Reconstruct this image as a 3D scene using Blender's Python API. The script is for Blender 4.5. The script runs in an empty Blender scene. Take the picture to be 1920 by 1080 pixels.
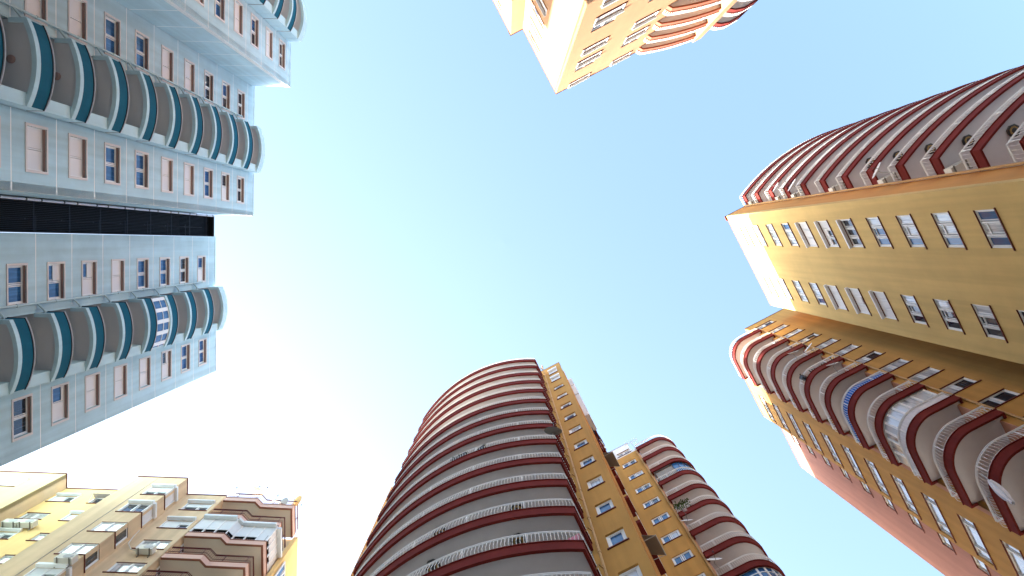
import bpy, math, random
from mathutils import Vector, Matrix
random.seed(7)
S = bpy.context.scene
COL = S.collection
R = math.radians
CAM_Z = 1.6                                   # eye height above the courtyard
# ------------------------------------------------------------------ camera
F_PX, ZX, ZY = 1550.0, 945.0, 455.0           # focal length and zenith point of a 1920 px wide frame
up = Vector((ZX - 960, ZY - 540, F_PX)).normalized()
ex = (Vector((1, 0, 0)) - up * up.x).normalized()
ey = up.cross(ex)
RW = Matrix((ex, ey, up))                     # camera (right, down, forward) -> world
cam = bpy.data.cameras.new('camera')
cam.sensor_width = 36.0
cam.lens = F_PX / 1920 * 36.0
cam.clip_end = 3000
cam_o = bpy.data.objects.new('camera', cam)
COL.objects.link(cam_o)
c0, c1, c2 = RW @ Vector((1, 0, 0)), RW @ Vector((0, -1, 0)), RW @ Vector((0, 0, -1))
cam_o.matrix_world = Matrix(((c0.x, c1.x, c2.x, 0), (c0.y, c1.y, c2.y, 0), (c0.z, c1.z, c2.z, CAM_Z), (0, 0, 0, 1)))
S.camera = cam_o
# ------------------------------------------------------------------ light
SUN_EL = R(24.2)
sdir = Vector((-0.745, 0.667, 0)).normalized()
to_sun = Vector((sdir.x * math.cos(SUN_EL), sdir.y * math.cos(SUN_EL), math.sin(SUN_EL)))
world = bpy.data.worlds.new('World'); S.world = world; world.use_nodes = True
nt = world.node_tree; nt.nodes.clear()
sky = nt.nodes.new('ShaderNodeTexSky'); sky.sky_type = 'NISHITA'; sky.sun_disc = False
sky.sun_elevation = SUN_EL
sky.sun_rotation = math.atan2(to_sun.x, to_sun.y)
sky.air_density = 1.0; sky.dust_density = 3.0; sky.ozone_density = 1.0; sky.altitude = 20
bg = nt.nodes.new('ShaderNodeBackground'); bg.inputs['Strength'].default_value = 0.15
wo = nt.nodes.new('ShaderNodeOutputWorld')
tint = nt.nodes.new('ShaderNodeVectorMath'); tint.operation = 'MULTIPLY'; tint.inputs[1].default_value = (0.98, 1.025, 1.0)   # camera white balance
nt.links.new(sky.outputs[0], tint.inputs[0]); nt.links.new(tint.outputs[0], bg.inputs[0]); nt.links.new(bg.outputs[0], wo.inputs[0])
sl = bpy.data.lights.new('sun', 'SUN'); sl.energy = 5.0; sl.angle = R(0.53); sl.color = (1.0, 0.93, 0.82)
so = bpy.data.objects.new('sun', sl); COL.objects.link(so)
so.rotation_euler = (-to_sun).to_track_quat('-Z', 'Y').to_euler(); so.location = to_sun * 200
S.view_settings.view_transform = 'Standard'; S.view_settings.look = 'None'
S.view_settings.exposure = 2.4; S.view_settings.gamma = 1.0; S.view_settings.use_curve_mapping = False
try:
    S.cycles.max_bounces = 8; S.cycles.diffuse_bounces = 5
except Exception: pass

# ------------------------------------------------------------------ materials
def srgb(r, g, b):
    f = lambda c: (c / 12.92 if c <= 0.04045 else ((c + 0.055) / 1.055) ** 2.4)
    return (f(r / 255), f(g / 255), f(b / 255), 1)
def mat(name, col, rough=0.8, var=0.06, scale=0.6, streak=0.0, bump=0.0, bscale=30, metallic=0.0, spec=0.3, ior=1.5):
    m = bpy.data.materials.new(name); m.use_nodes = True
    n, l = m.node_tree.nodes, m.node_tree.links
    p = n['Principled BSDF']; p.inputs['Roughness'].default_value = rough; p.inputs['Metallic'].default_value = metallic
    p.inputs['Specular IOR Level'].default_value = spec; p.inputs['IOR'].default_value = ior
    g = n.new('ShaderNodeNewGeometry')
    nz = n.new('ShaderNodeTexNoise'); nz.inputs['Scale'].default_value = scale; nz.inputs['Detail'].default_value = 6; nz.inputs['Roughness'].default_value = 0.65
    l.new(g.outputs['Position'], nz.inputs['Vector'])
    mr = n.new('ShaderNodeMapRange'); mr.inputs['From Min'].default_value = 0.3; mr.inputs['From Max'].default_value = 0.7
    mr.inputs['To Min'].default_value = 1 - var; mr.inputs['To Max'].default_value = 1 + var * 0.6
    l.new(nz.outputs['Fac'], mr.inputs['Value'])
    fac = mr.outputs[0]
    if streak:
        mp = n.new('ShaderNodeMapping'); mp.inputs['Scale'].default_value = (2.6, 2.6, 0.09)
        l.new(g.outputs['Position'], mp.inputs['Vector'])
        ns = n.new('ShaderNodeTexNoise'); ns.inputs['Scale'].default_value = 1.0; ns.inputs['Detail'].default_value = 5
        l.new(mp.outputs[0], ns.inputs['Vector'])
        m2 = n.new('ShaderNodeMapRange'); m2.inputs['From Min'].default_value = 0.38; m2.inputs['From Max'].default_value = 0.62
        m2.inputs['To Min'].default_value = 1 - streak; m2.inputs['To Max'].default_value = 1.0
        l.new(ns.outputs['Fac'], m2.inputs['Value'])
        mm = n.new('ShaderNodeMath'); mm.operation = 'MULTIPLY'; l.new(fac, mm.inputs[0]); l.new(m2.outputs[0], mm.inputs[1]); fac = mm.outputs[0]
    vm = n.new('ShaderNodeVectorMath'); vm.operation = 'SCALE'; vm.inputs[0].default_value = col[:3]
    l.new(fac, vm.inputs['Scale']); l.new(vm.outputs[0], p.inputs['Base Color'])
    if bump:
        nb = n.new('ShaderNodeTexNoise'); nb.inputs['Scale'].default_value = bscale; nb.inputs['Detail'].default_value = 4
        l.new(g.outputs['Position'], nb.inputs['Vector'])
        bp = n.new('ShaderNodeBump'); bp.inputs['Strength'].default_value = bump; bp.inputs['Distance'].default_value = 0.02
        l.new(nb.outputs['Fac'], bp.inputs['Height']); l.new(bp.outputs[0], p.inputs['Normal'])
    return m
def glass_mat(name, dark, pale, cover, ior=1.55):
    """window glass with a dark room or hanging curtain right behind it"""
    m = bpy.data.materials.new(name); m.use_nodes = True
    n, l = m.node_tree.nodes, m.node_tree.links
    p = n['Principled BSDF']; p.inputs['Roughness'].default_value = 0.03; p.inputs['IOR'].default_value = ior
    tc = n.new('ShaderNodeTexCoord'); oi = n.new('ShaderNodeObjectInfo')
    ad = n.new('ShaderNodeVectorMath'); ad.operation = 'ADD'
    l.new(tc.outputs['Object'], ad.inputs[0]); l.new(oi.outputs['Random'], ad.inputs[1])
    mp = n.new('ShaderNodeMapping'); mp.inputs['Scale'].default_value = (9, 1, 0.5); l.new(ad.outputs[0], mp.inputs['Vector'])
    nz = n.new('ShaderNodeTexNoise'); nz.inputs['Scale'].default_value = 1.2; nz.inputs['Detail'].default_value = 3; l.new(mp.outputs[0], nz.inputs['Vector'])
    cr = n.new('ShaderNodeMapRange'); cr.inputs['From Min'].default_value = 0.62 - cover * 0.5; cr.inputs['From Max'].default_value = 0.8 - cover * 0.4
    l.new(nz.outputs['Fac'], cr.inputs['Value'])
    mx = n.new('ShaderNodeMix'); mx.data_type = 'RGBA'; mx.inputs[6].default_value = dark; mx.inputs[7].default_value = pale
    l.new(cr.outputs[0], mx.inputs[0]); l.new(mx.outputs[2], p.inputs['Base Color'])
    return m
def slat_mat(name, col, period=0.055):
    m = bpy.data.materials.new(name); m.use_nodes = True
    n, l = m.node_tree.nodes, m.node_tree.links
    p = n['Principled BSDF']; p.inputs['Base Color'].default_value = col; p.inputs['Roughness'].default_value = 0.5
    g = n.new('ShaderNodeNewGeometry'); w = n.new('ShaderNodeTexWave'); w.bands_direction = 'Z'; w.inputs['Scale'].default_value = 0.3142 / period / 1.0
    l.new(g.outputs['Position'], w.inputs['Vector'])
    bp = n.new('ShaderNodeBump'); bp.inputs['Strength'].default_value = 0.6; bp.inputs['Distance'].default_value = 0.006
    l.new(w.outputs['Fac'], bp.inputs['Height']); l.new(bp.outputs[0], p.inputs['Normal'])
    return m
M = dict(
    gold_lit=mat('bounce_lit_gold_stucco', (0.65, 0.455, 0.18, 1), 0.9, 0.10, 0.35, 0.13, 0.25, 40),  # gold stucco lightened, bounce light on the right tower's face put into the colour
    red_e=mat('terracotta_band', (0.27, 0.085, 0.045, 1), 0.7, 0.1, 1.2, 0.05),
    soffit_b=mat('beige_soffit', (0.74, 0.66, 0.57, 1), 0.9, 0.05, 0.7),
    steel=mat('bracket_steel', (0.20, 0.19, 0.17, 1), 0.5, 0.08),
    tile=mat('pale_floor_tile', (0.62, 0.57, 0.50, 1), 0.7, 0.05),
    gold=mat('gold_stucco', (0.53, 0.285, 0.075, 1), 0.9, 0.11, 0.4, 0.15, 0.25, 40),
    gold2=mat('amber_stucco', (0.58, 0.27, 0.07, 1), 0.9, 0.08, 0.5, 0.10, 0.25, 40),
    peach=mat('peach_stucco', (0.47, 0.262, 0.14, 1), 0.9, 0.06, 0.5, 0.06, 0.25, 40),
    pinkw=mat('pink_stucco', (0.35, 0.16, 0.125, 1), 0.9, 0.10, 0.4, 0.14, 0.25, 40),
    rose=mat('rose_plaster', (0.52, 0.27, 0.19, 1), 0.9, 0.06, 0.8),
    aqua=mat('pale_blue_render', (0.435, 0.61, 0.69, 1), 0.85, 0.10, 0.6, 0.14, 0.15, 30),
    joint=mat('pale_joint', (0.84, 0.85, 0.85, 1), 0.9),
    teal=mat('teal_paint', (0.003, 0.088, 0.145, 1), 0.75, 0.12, 1.5, 0.06, spec=0.15),
    palefin=mat('pale_band_paint', (0.45, 0.62, 0.69, 1), 0.8, 0.06, 0.9, 0.08),
    cap=mat('dark_cap', (0.03, 0.035, 0.04, 1), 0.5),
    soffit=mat('grey_soffit', (0.68, 0.66, 0.685, 1), 0.9, 0.13, 0.45, 0.0, 0.1, 25),
    soffit_d=mat('dark_grey_soffit', (0.53, 0.515, 0.525, 1), 0.9, 0.05, 0.7, 0.0, 0.1, 25),
    red=mat('oxblood_paint', (0.165, 0.024, 0.020, 1), 0.85, 0.15, 1.2, 0.10, 0.05, 30, spec=0.1),
    sillred=mat('brown_red_sill', (0.14, 0.035, 0.022, 1), 0.6, 0.1),
    white=mat('white_paint', (0.78, 0.78, 0.78, 1), 0.45, 0.03),
    upvc=mat('white_window_frame', (0.76, 0.77, 0.78, 1), 0.35, 0.02),
    surround=mat('cream_surround', (0.62, 0.57, 0.56, 1), 0.8, 0.05),
    lining=mat('brown_pink_reveal', (0.30, 0.205, 0.19, 1), 0.8, 0.05),
    shutter=slat_mat('white_roller_shutter', (0.68, 0.67, 0.69, 1)),
    shutter_b=slat_mat('pale_blue_shutter', (0.66, 0.70, 0.72, 1)),
    beige_p=mat('pale_cream_render', (0.60, 0.475, 0.275, 1), 0.9, 0.06, 0.6, 0.06, 0.2, 40),
    beige=mat('beige_render', (0.70, 0.53, 0.345, 1), 0.9, 0.09, 0.5, 0.13, 0.2, 40),
    beige_y=mat('yellow_render', (0.80, 0.56, 0.25, 1), 0.9, 0.06, 0.6, 0.06, 0.2, 40),
    fascia_d=mat('pinkish_fascia', (0.66, 0.45, 0.38, 1), 0.85, 0.06, 0.8),
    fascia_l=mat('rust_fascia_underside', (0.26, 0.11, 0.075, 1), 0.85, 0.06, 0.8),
    railred=mat('dark_red_metal', (0.09, 0.012, 0.016, 1), 0.45, 0.08),
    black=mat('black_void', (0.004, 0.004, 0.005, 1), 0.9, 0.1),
    bars=mat('dark_blue_bars', (0.014, 0.017, 0.027, 1), 0.5, 0.1),
    core=mat('bare_concrete', (0.30, 0.29, 0.28, 1), 0.95, 0.1),
    coping=mat('brown_coping', (0.16, 0.05, 0.04, 1), 0.7, 0.1),
    pipe=mat('ochre_pipe', (0.50, 0.29, 0.11, 1), 0.6, 0.08),
    pipe_a=mat('aqua_pipe', (0.42, 0.55, 0.58, 1), 0.5, 0.06),
    pvc=mat('pale_pvc', (0.62, 0.64, 0.72, 1), 0.4, 0.05),
    ac=mat('ac_casing', (0.66, 0.64, 0.58, 1), 0.5, 0.06),
    dark=mat('dark_metal', (0.05, 0.05, 0.05, 1), 0.5, 0.1),
    dish=mat('dish_grey', (0.42, 0.42, 0.43, 1), 0.5, 0.06),
    dish_d=mat('dish_dark_grey', (0.20, 0.20, 0.20, 1), 0.5, 0.06),
    dishw=mat('dish_white', (0.72, 0.72, 0.72, 1), 0.45, 0.05),
    amber=mat('amber_glass', (0.40, 0.26, 0.10, 1), 0.25, 0.1),
    cable=mat('grey_cable', (0.30, 0.28, 0.26, 1), 0.7, 0.05),
    awn=mat('grey_canvas', (0.30, 0.28, 0.27, 1), 0.9, 0.08),
    tarp=mat('blue_fabric', (0.03, 0.14, 0.48, 1), 0.8, 0.15, 3),
    leaf=mat('leaf_green', (0.07, 0.12, 0.03, 1), 0.6, 0.3, 8),
    cloth_w=mat('white_cloth', (0.72, 0.70, 0.74, 1), 0.9, 0.08, 5),
    cloth_k=mat('black_cloth', (0.02, 0.02, 0.035, 1), 0.9, 0.1),
    cloth_p=mat('plum_cloth', (0.10, 0.05, 0.08, 1), 0.9, 0.15),
    cloth_r=mat('pink_cloth', (0.55, 0.22, 0.30, 1), 0.9, 0.15),
    paving=mat('paving_stone', (0.50, 0.47, 0.42, 1), 0.9, 0.12, 0.4, 0, 0.2, 10),
    g_dark=glass_mat('dark_window_glass', (0.02, 0.03, 0.045, 1), (0.10, 0.12, 0.14, 1), 0.1),
    g_blue=glass_mat('blue_window_glass', (0.016, 0.075, 0.20, 1), (0.03, 0.12, 0.28, 1), 0.35, 1.5),
    g_cur=glass_mat('curtained_glass', (0.08, 0.10, 0.13, 1), (0.52, 0.55, 0.60, 1), 0.75, 1.7),
    g_pale=glass_mat('pale_reflecting_glass', (0.30, 0.34, 0.36, 1), (0.5, 0.52, 0.54, 1), 0.5, 2.2),
)
# ------------------------------------------------------------------ mesh helpers
class MB:
    def __init__(s): s.v, s.f, s.m = [], [], []
    def face(s, pts, mi=0):
        i = len(s.v); s.v += [tuple(p) for p in pts]; s.f.append(tuple(range(i, i + len(pts)))); s.m.append(mi)
    def hexa(s, b, t, mi=0):
        n = len(b); i = len(s.v); s.v += [tuple(p) for p in b] + [tuple(p) for p in t]
        s.f.append(tuple(range(i + n - 1, i - 1, -1))); s.f.append(tuple(range(i + n, i + 2 * n))); s.m += [mi, mi]
        for k in range(n):
            k2 = (k + 1) % n; s.f.append((i + k, i + k2, i + n + k2, i + n + k)); s.m.append(mi)
    def prism(s, poly, z0, z1, mi=0):
        s.hexa([(x, y, z0) for x, y in poly], [(x, y, z1) for x, y in poly], mi)
    def box(s, x0, x1, y0, y1, z0, z1, mi=0):
        x0, x1 = sorted((x0, x1)); y0, y1 = sorted((y0, y1)); z0, z1 = sorted((z0, z1))
        s.prism([(x0, y0), (x1, y0), (x1, y1), (x0, y1)], z0, z1, mi)
    def tube(s, path, r, n=5, mi=0):
        P = [Vector(p) for p in path]; rings = []
        for k, p in enumerate(P):
            d = (P[min(k + 1, len(P) - 1)] - P[max(k - 1, 0)]).normalized()
            a = d.cross(Vector((0, 0, 1)))
            if a.length < 0.05: a = d.cross(Vector((1, 0, 0)))
            a.normalize(); b = d.cross(a); i = len(s.v)
            for q in range(n):
                t = 2 * math.pi * q / n; s.v.append(tuple(p + a * (r * math.cos(t)) + b * (r * math.sin(t))))
            rings.append(i)
        for i, j in zip(rings, rings[1:]):
            for q in range(n):
                q2 = (q + 1) % n; s.f.append((i + q, i + q2, j + q2, j + q)); s.m.append(mi)
        s.f.append(tuple(rings[0] + q for q in range(n))); s.f.append(tuple(rings[-1] + n - 1 - q for q in range(n))); s.m += [mi, mi]
    def band(s, line, o0, o1, z0, z1, mi=0):
        """solid strip between two offsets of an open plan line (offset > 0 is to the line's outer side)"""
        A, B = offset(line, o0), offset(line, o1)
        for k in range(len(line) - 1):
            s.hexa([(*A[k], z0), (*A[k + 1], z0), (*B[k + 1], z0), (*B[k], z0)], [(*A[k], z1), (*A[k + 1], z1), (*B[k + 1], z1), (*B[k], z1)], mi)
    def lathe(s, prof, M4, n=20, mi=0):
        rings = []
        for r, z in prof:
            i = len(s.v)
            for q in range(n):
                t = 2 * math.pi * q / n; s.v.append(tuple(M4 @ Vector((r * math.cos(t), r * math.sin(t), z))))
            rings.append(i)
        for i, j in zip(rings, rings[1:]):
            for q in range(n):
                q2 = (q + 1) % n; s.f.append((i + q, i + q2, j + q2, j + q)); s.m.append(mi)
    def mesh(s, name, mats):
        me = bpy.data.meshes.new(name); me.from_pydata(s.v, [], s.f)
        for m in (mats if isinstance(mats, (list, tuple)) else [mats]): me.materials.append(m)
        me.polygons.foreach_set('material_index', s.m); me.update(); return me
OUT = [1]
def offset(line, o):
    """offset an open plan line sideways by o with mitred corners; side given by OUT[0]"""
    if abs(o) < 1e-9: return [tuple(p) for p in line]
    res = []; P = [Vector(p) for p in line]
    for k in range(len(P)):
        ns = []
        for a, b in ((k - 1, k), (k, k + 1)):
            if 0 <= a and b < len(P):
                d = (P[b] - P[a]).normalized(); ns.append(Vector((d.y, -d.x)) * OUT[0])
        nn = sum(ns, Vector((0, 0))).normalized(); cs = max(0.35, nn.dot(ns[0]))
        res.append(tuple(P[k] + nn * (o / cs)))
    return res
def link(o): COL.objects.link(o); return o
def thing(name, label, cat, xy, group=None, z=0.0):
    o = link(bpy.data.objects.new(name, None)); o.location = (xy[0], xy[1], z); o.empty_display_size = 1
    o['label'] = label; o['category'] = cat
    if group: o['group'] = group
    return o
def part(name, me, parent, loc=(0, 0, 0), rz=0.0, stuff=False, label=None):
    """loc is a world position for children of a thing, a local one for sub-parts"""
    o = link(bpy.data.objects.new(name, me)); o.parent = parent
    o.location = Vector(loc) - (parent.location if parent and parent.parent is None else Vector((0, 0, 0)))
    o.rotation_euler = (0, 0, rz)
    if stuff: o['kind'] = 'stuff'
    if label: o['label'] = label
    return o
def sub(name, me, parent, stuff=False, label=None):
    o = link(bpy.data.objects.new(name, me)); o.parent = parent
    if stuff: o['kind'] = 'stuff'
    if label: o['label'] = label
    return o
def Z(h): return h + CAM_Z
# ------------------------------------------------------------------ plan frames (metres, camera at the origin)
TD = Vector((math.cos(R(62.5)), math.sin(R(62.5)))); BD = Vector((TD.y, -TD.x))
def AB(a, b): return TD * a + BD * b
NA = Vector((math.cos(R(1.5)), math.sin(R(1.5)))); TA = Vector((-NA.y, NA.x))
def DT(d, t): return -NA * d + TA * t
ND = Vector((math.sin(R(2.2)), -math.cos(R(2.2)))); TDD = Vector((-ND.y, ND.x))
def XD(x, d): return TDD * x - ND * d
class Face:
    """a vertical facade plane: outward normal n, offset D0 along it, u runs to the right-hand side"""
    def __init__(s, n, D0, sgn=1): s.n = n; s.D0 = D0; s.u = Vector((n.y, -n.x)); s.s = sgn; s.rz = math.atan2(-n.x, n.y)
    def p(s, c, out=0.0): return s.n * (s.D0 + out) + s.u * (s.s * c)
    # local mesh axes: x = along u, y = outward, z = up
def rz_of(face): return math.atan2(face.u.y, face.u.x)
def wall_mesh(w, h, ops, m, rdepth=0.25, thick=0.25):
    """facade sheet w wide, h high (local x from 0, z from 0, outer face at y = 0) with openings and their reveals"""
    b = MB(); xs = sorted({0, w, *[o[0] for o in ops], *[o[1] for o in ops]}); zs = sorted({0, h, *[o[2] for o in ops], *[o[3] for o in ops]})
    xs = [x for x in xs if 0 <= x <= w]; zs = [z for z in zs if 0 <= z <= h]
    for i in range(len(xs) - 1):
        run = None
        for j in range(len(zs) - 1):
            cx, cz = (xs[i] + xs[i + 1]) / 2, (zs[j] + zs[j + 1]) / 2
            hole = any(o[0] < cx < o[1] and o[2] < cz < o[3] for o in ops)
            if not hole and run is None: run = zs[j]
            if (hole or j == len(zs) - 2) and run is not None:
                z1 = zs[j] if hole else zs[j + 1]
                b.face([(xs[i], 0, run), (xs[i + 1], 0, run), (xs[i + 1], 0, z1), (xs[i], 0, z1)]); run = None
    for x0, x1, z0, z1 in ops:
        d = -rdepth
        b.face([(x0, 0, z0), (x1, 0, z0), (x1, d, z0), (x0, d, z0)]); b.face([(x0, 0, z1), (x1, 0, z1), (x1, d, z1), (x0, d, z1)])
        b.face([(x0, 0, z0), (x0, 0, z1), (x0, d, z1), (x0, d, z0)]); b.face([(x1, 0, z0), (x1, 0, z1), (x1, d, z1), (x1, d, z0)])
    t = -thick
    b.face([(0, 0, 0), (w, 0, 0), (w, t, 0), (0, t, 0)]); b.face([(0, 0, h), (w, 0, h), (w, t, h), (0, t, h)])
    b.face([(0, 0, 0), (0, 0, h), (0, t, h), (0, t, 0)]); b.face([(w, 0, 0), (w, 0, h), (w, t, h), (w, t, 0)])
    return b.mesh('wall', m)
def wall(par, F, c0, c1, h0, h1, m, ops=(), name='wall', thick=0.25, out=0.0, rdepth=0.25):
    """facade from coordinate c0 to c1 (frame units) and height h0..h1, ops = (cA, cB, hA, hB)"""
    l, r = (c0, c1) if F.s * c0 < F.s * c1 else (c1, c0)
    loc = F.p(l, out); oo = []
    for a, b_, z0, z1 in ops:
        x = sorted((F.s * (a - l), F.s * (b_ - l))); oo.append((round(x[0], 4), round(x[1], 4), round(z0 - h0, 4), round(z1 - h0, 4)))
    me = wall_mesh(abs(c1 - c0), h1 - h0, oo, m, rdepth, thick)
    return part(name, me, par, (loc.x, loc.y, Z(h0)), rz_of(F))
def coping(par, F, c0, c1, h, m=None, out=0.05, th=0.07):
    l, r = (c0, c1) if F.s * c0 < F.s * c1 else (c1, c0)
    b = MB(); b.box(-0.02, abs(c1 - c0) + 0.02, -0.34, out, 0, th); p = F.p(l)
    return part('coping', b.mesh('coping', m or M['coping']), par, (p.x, p.y, Z(h) + 0.003), rz_of(F))
# ------------------------------------------------------------------ windows
WM = {}
def cached(key, fn):
    if key not in WM: WM[key] = fn()
    return WM[key]
def bx(name, m, *boxes):
    b = MB()
    for q in boxes: b.box(*q)
    return b.mesh(name, m)
def window(par, F, c0, c1, sill, H, widths, states, rec=0.06, sillm='sillred', lintelm='sillred', surround=False, box=None, sill_out=0.05, transom=None, fr=0.055, mull=None, sh='shutter', label=None):
    """states per panel (left to right along u): glass material key, or number 0..1 = shutter drawn down by that share"""
    W = abs(c1 - c0); cc = (c0 + c1) / 2; p = F.p(cc); w2 = W / 2
    key = ('fr', round(W, 2), round(H, 2), tuple(widths), rec, transom, fr)
    edges = [-w2]; tot = sum(widths)
    for q in widths: edges.append(edges[-1] + W * q / tot)
    y0, y1 = -rec - 0.07, -rec
    def mk():
        b = MB(); mu = mull or fr * 0.9
        b.box(-w2, w2, y0, y1, 0, fr); b.box(-w2, w2, y0, y1, H - fr, H)
        b.box(-w2, -w2 + fr, y0, y1, fr, H - fr); b.box(w2 - fr, w2, y0, y1, fr, H - fr)
        for e in edges[1:-1]: b.box(e - mu / 2, e + mu / 2, y0, y1 + 0.012, fr, H - fr)
        if transom:
            i, z = transom; b.box(edges[i] + mu / 2, edges[i + 1] - mu / 2, y0 + 0.004, y1 + 0.004, z - 0.03, z + 0.03)
        for i in range(len(widths)):                         # opening sashes
            a, e = edges[i] + fr, edges[i + 1] - fr; s = 0.035
            b.box(a, a + s, y0, y1 - 0.02, fr, H - fr); b.box(e - s, e, y0, y1 - 0.02, fr, H - fr)
            b.box(a + s, e - s, y0, y1 - 0.02, fr, fr + s); b.box(a + s, e - s, y0, y1 - 0.02, H - fr - s, H - fr)
        return b.mesh('window', M['upvc'])
    o = part('window', cached(key, mk), par, (p.x, p.y, Z(sill)), rz_of(F), label=label)
    for i, st in enumerate(states):
        a, e = edges[i] + fr * 0.6, edges[i + 1] - fr * 0.6
        sh_frac = 0.0; gm = st
        if isinstance(st, (int, float)): sh_frac, gm = st, 'g_dark'
        elif isinstance(st, tuple): sh_frac, gm = st
        if sh_frac < 0.99:
            sub('pane', cached(('pn', round(a, 3), round(e, 3), round(H, 2), rec, gm), lambda: bx('pane', M[gm], (a, e, y0 + 0.012, y0 + 0.03, fr * 0.6, H - fr * 0.6))), o)
        if sh_frac > 0:
            zb = max(fr, H * (1 - sh_frac)); sy = y1 - 0.015 if box is None else y1 + 0.005
            sub('shutter', cached(('sh', round(a, 3), round(e, 3), round(H, 2), rec, sh_frac, sh, box is None), lambda: bx('shutter', M[sh], (a + 0.012, e - 0.012, y1 - 0.035, sy, zb, H - fr * 0.4), (a + 0.012, e - 0.012, y1 - 0.04, sy + 0.012, zb - 0.02, zb + 0.03))), o)
    if sillm:
        sub('sill', cached(('sl', round(W, 2), rec, sillm, sill_out), lambda: bx('sill', M[sillm], (-w2 - 0.06, w2 + 0.06, 0.002, sill_out, -0.055, -0.004), (-w2 + 0.004, w2 - 0.004, -rec - 0.06, 0.001, -0.05, -0.003))), o)
    if lintelm:
        sub('lintel', cached(('ln', round(W, 2), round(H, 2), rec, lintelm), lambda: bx('lintel', M[lintelm], (-w2 + 0.003, w2 - 0.003, -rec + 0.001, 0.006, H - 0.02, H - 0.003))), o)
    if surround:
        q = 0.1
        sub('surround', cached(('su', round(W, 2), round(H, 2)), lambda: bx('surround', M['surround'],
            (-w2 - q, -w2 - 0.002, -0.02, 0.035, -q, H + q), (w2 + 0.002, w2 + q, -0.02, 0.035, -q, H + q), (-w2, w2, -0.02, 0.035, -q, -0.003), (-w2, w2, -0.02, 0.035, H + 0.003, H + q))), o)
        sub('lintel', cached(('rv', round(W, 2), round(H, 2), rec), lambda: bx('lintel', M['lining'], (-w2 + 0.003, w2 - 0.003, -rec + 0.002, -0.021, H - 0.025, H - 0.004))), o)
    if box:
        bo, bh = box
        def mkb():
            b = MB(); b.hexa([(-w2 - 0.03, 0.003, H - 0.02), (w2 + 0.03, 0.003, H - 0.02), (w2 + 0.03, bo, H - 0.0), (-w2 - 0.03, bo, H - 0.0)], [(-w2 - 0.03, 0.003, H + bh), (w2 + 0.03, 0.003, H + bh), (w2 + 0.03, bo * 0.85, H + bh), (-w2 - 0.03, bo * 0.85, H + bh)])
            b.box(-w2 - 0.002, -w2 + 0.05, -rec, 0.02, 0, H - 0.03); b.box(w2 - 0.05, w2 + 0.002, -rec, 0.02, 0, H - 0.03); return b.mesh('shutter_box', M['upvc'])
        sub('shutter_box', cached(('bx', round(W, 2), round(H, 2), rec, box), mkb), o)
    return o
def opening(c0, c1, sill, H): return (c0, c1, sill, sill + H)
# ------------------------------------------------------------------ balconies of the gold towers
def arc_pts(P0, P1, sag, n=18):
    """plan arc from P0 to P1 bulging by sag to the side given by the sign"""
    P0, P1 = Vector(P0), Vector(P1); ch = P1 - P0; L = ch.length; nrm = Vector((ch.y, -ch.x)) / L
    r = (L * L / 4 + sag * sag) / (2 * abs(sag)); s = 1 if sag > 0 else -1
    c = (P0 + P1) / 2 + nrm * (sag - s * r); a0 = math.atan2((P0 - c).y, (P0 - c).x); a1 = math.atan2((P1 - c).y, (P1 - c).x)
    d = a1 - a0
    while d > math.pi: d -= 2 * math.pi
    while d < -math.pi: d += 2 * math.pi
    return [tuple(c + Vector((math.cos(a0 + d * k / n), math.sin(a0 + d * k / n))) * r) for k in range(n + 1)]
def resample(line, step):
    P = [Vector(p) for p in line]; out = []; acc = 0.0; nxt = step / 2
    for a, b in zip(P, P[1:]):
        L = (b - a).length
        while nxt <= acc + L + 1e-9:
            t = (nxt - acc) / L; out.append((a + (b - a) * t, (b - a).normalized())); nxt += step
        acc += L
    return out
def balcony_meshes(line, back, out, fascia=0.55, lip=0.09, spacing=0.125, soff='soffit', rail=True, rail_skip=0, mfas='red', thick=0.011):
    """line: front plan line, back: plan points that close the slab behind it; z = 0 at the slab's lower edge"""
    OUT[0] = out; d = {}
    inner = offset(line, -lip * 0.98)
    b = MB(); b.prism(inner + [tuple(q) for q in back], 0.10, 0.36); b.prism(offset(line, -lip * 1.05) + [tuple(q) for q in back], 0.361, 0.40, 1); d['slab'] = b.mesh('balcony', [M[soff], M['tile']])
    b = MB(); b.band(line, 0.0, -lip, 0.0, fascia); b.band(line, 0.035, -lip, fascia, fascia + 0.05); d['fascia'] = b.mesh('fascia', M[mfas])
    if rail:
        rl = offset(line, -0.03)[rail_skip:]
        b = MB(); z0 = fascia + 0.05
        b.band(rl, 0.012, -0.028, z0 + 0.76, z0 + 0.79); b.tube([(x, y, z0 + 0.85) for x, y in rl], 0.026, 5)
        b.band(rl, 0.008, -0.02, z0 + 0.09, z0 + 0.115)
        for p, t in resample(rl, 1.9): b.tube([(p.x, p.y, z0), (p.x, p.y, z0 + 0.85)], 0.019, 4)
        for p in (rl[0], rl[-1]): b.tube([(*p, z0), (*p, z0 + 0.85)], 0.022, 4)
        d['rail'] = b.mesh('railing', M['white'])
        b = MB()
        for p, t in resample(rl, spacing):
            n = Vector((t.y, -t.x)) * out; prof = ((0.0, 0.10), (0.045, 0.2), (0.06, 0.31), (0.03, 0.47), (0.0, 0.62), (0.0, 0.77))
            b.tube([(p.x + n.x * o, p.y + n.y * o, z0 + z) for o, z in prof], thick, 4)
        d['bal'] = b.mesh('balusters', M['white'])
    return d
def put_balcony(par, d, h, rail=True, label=None):
    o = part('balcony', d['slab'], par, (0, 0, Z(h)), label=label)
    sub('fascia', d['fascia'], o)
    if rail and 'rail' in d:
        r = sub('railing', d['rail'], o); sub('balusters', d['bal'], o, stuff=True)
    return o
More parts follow.
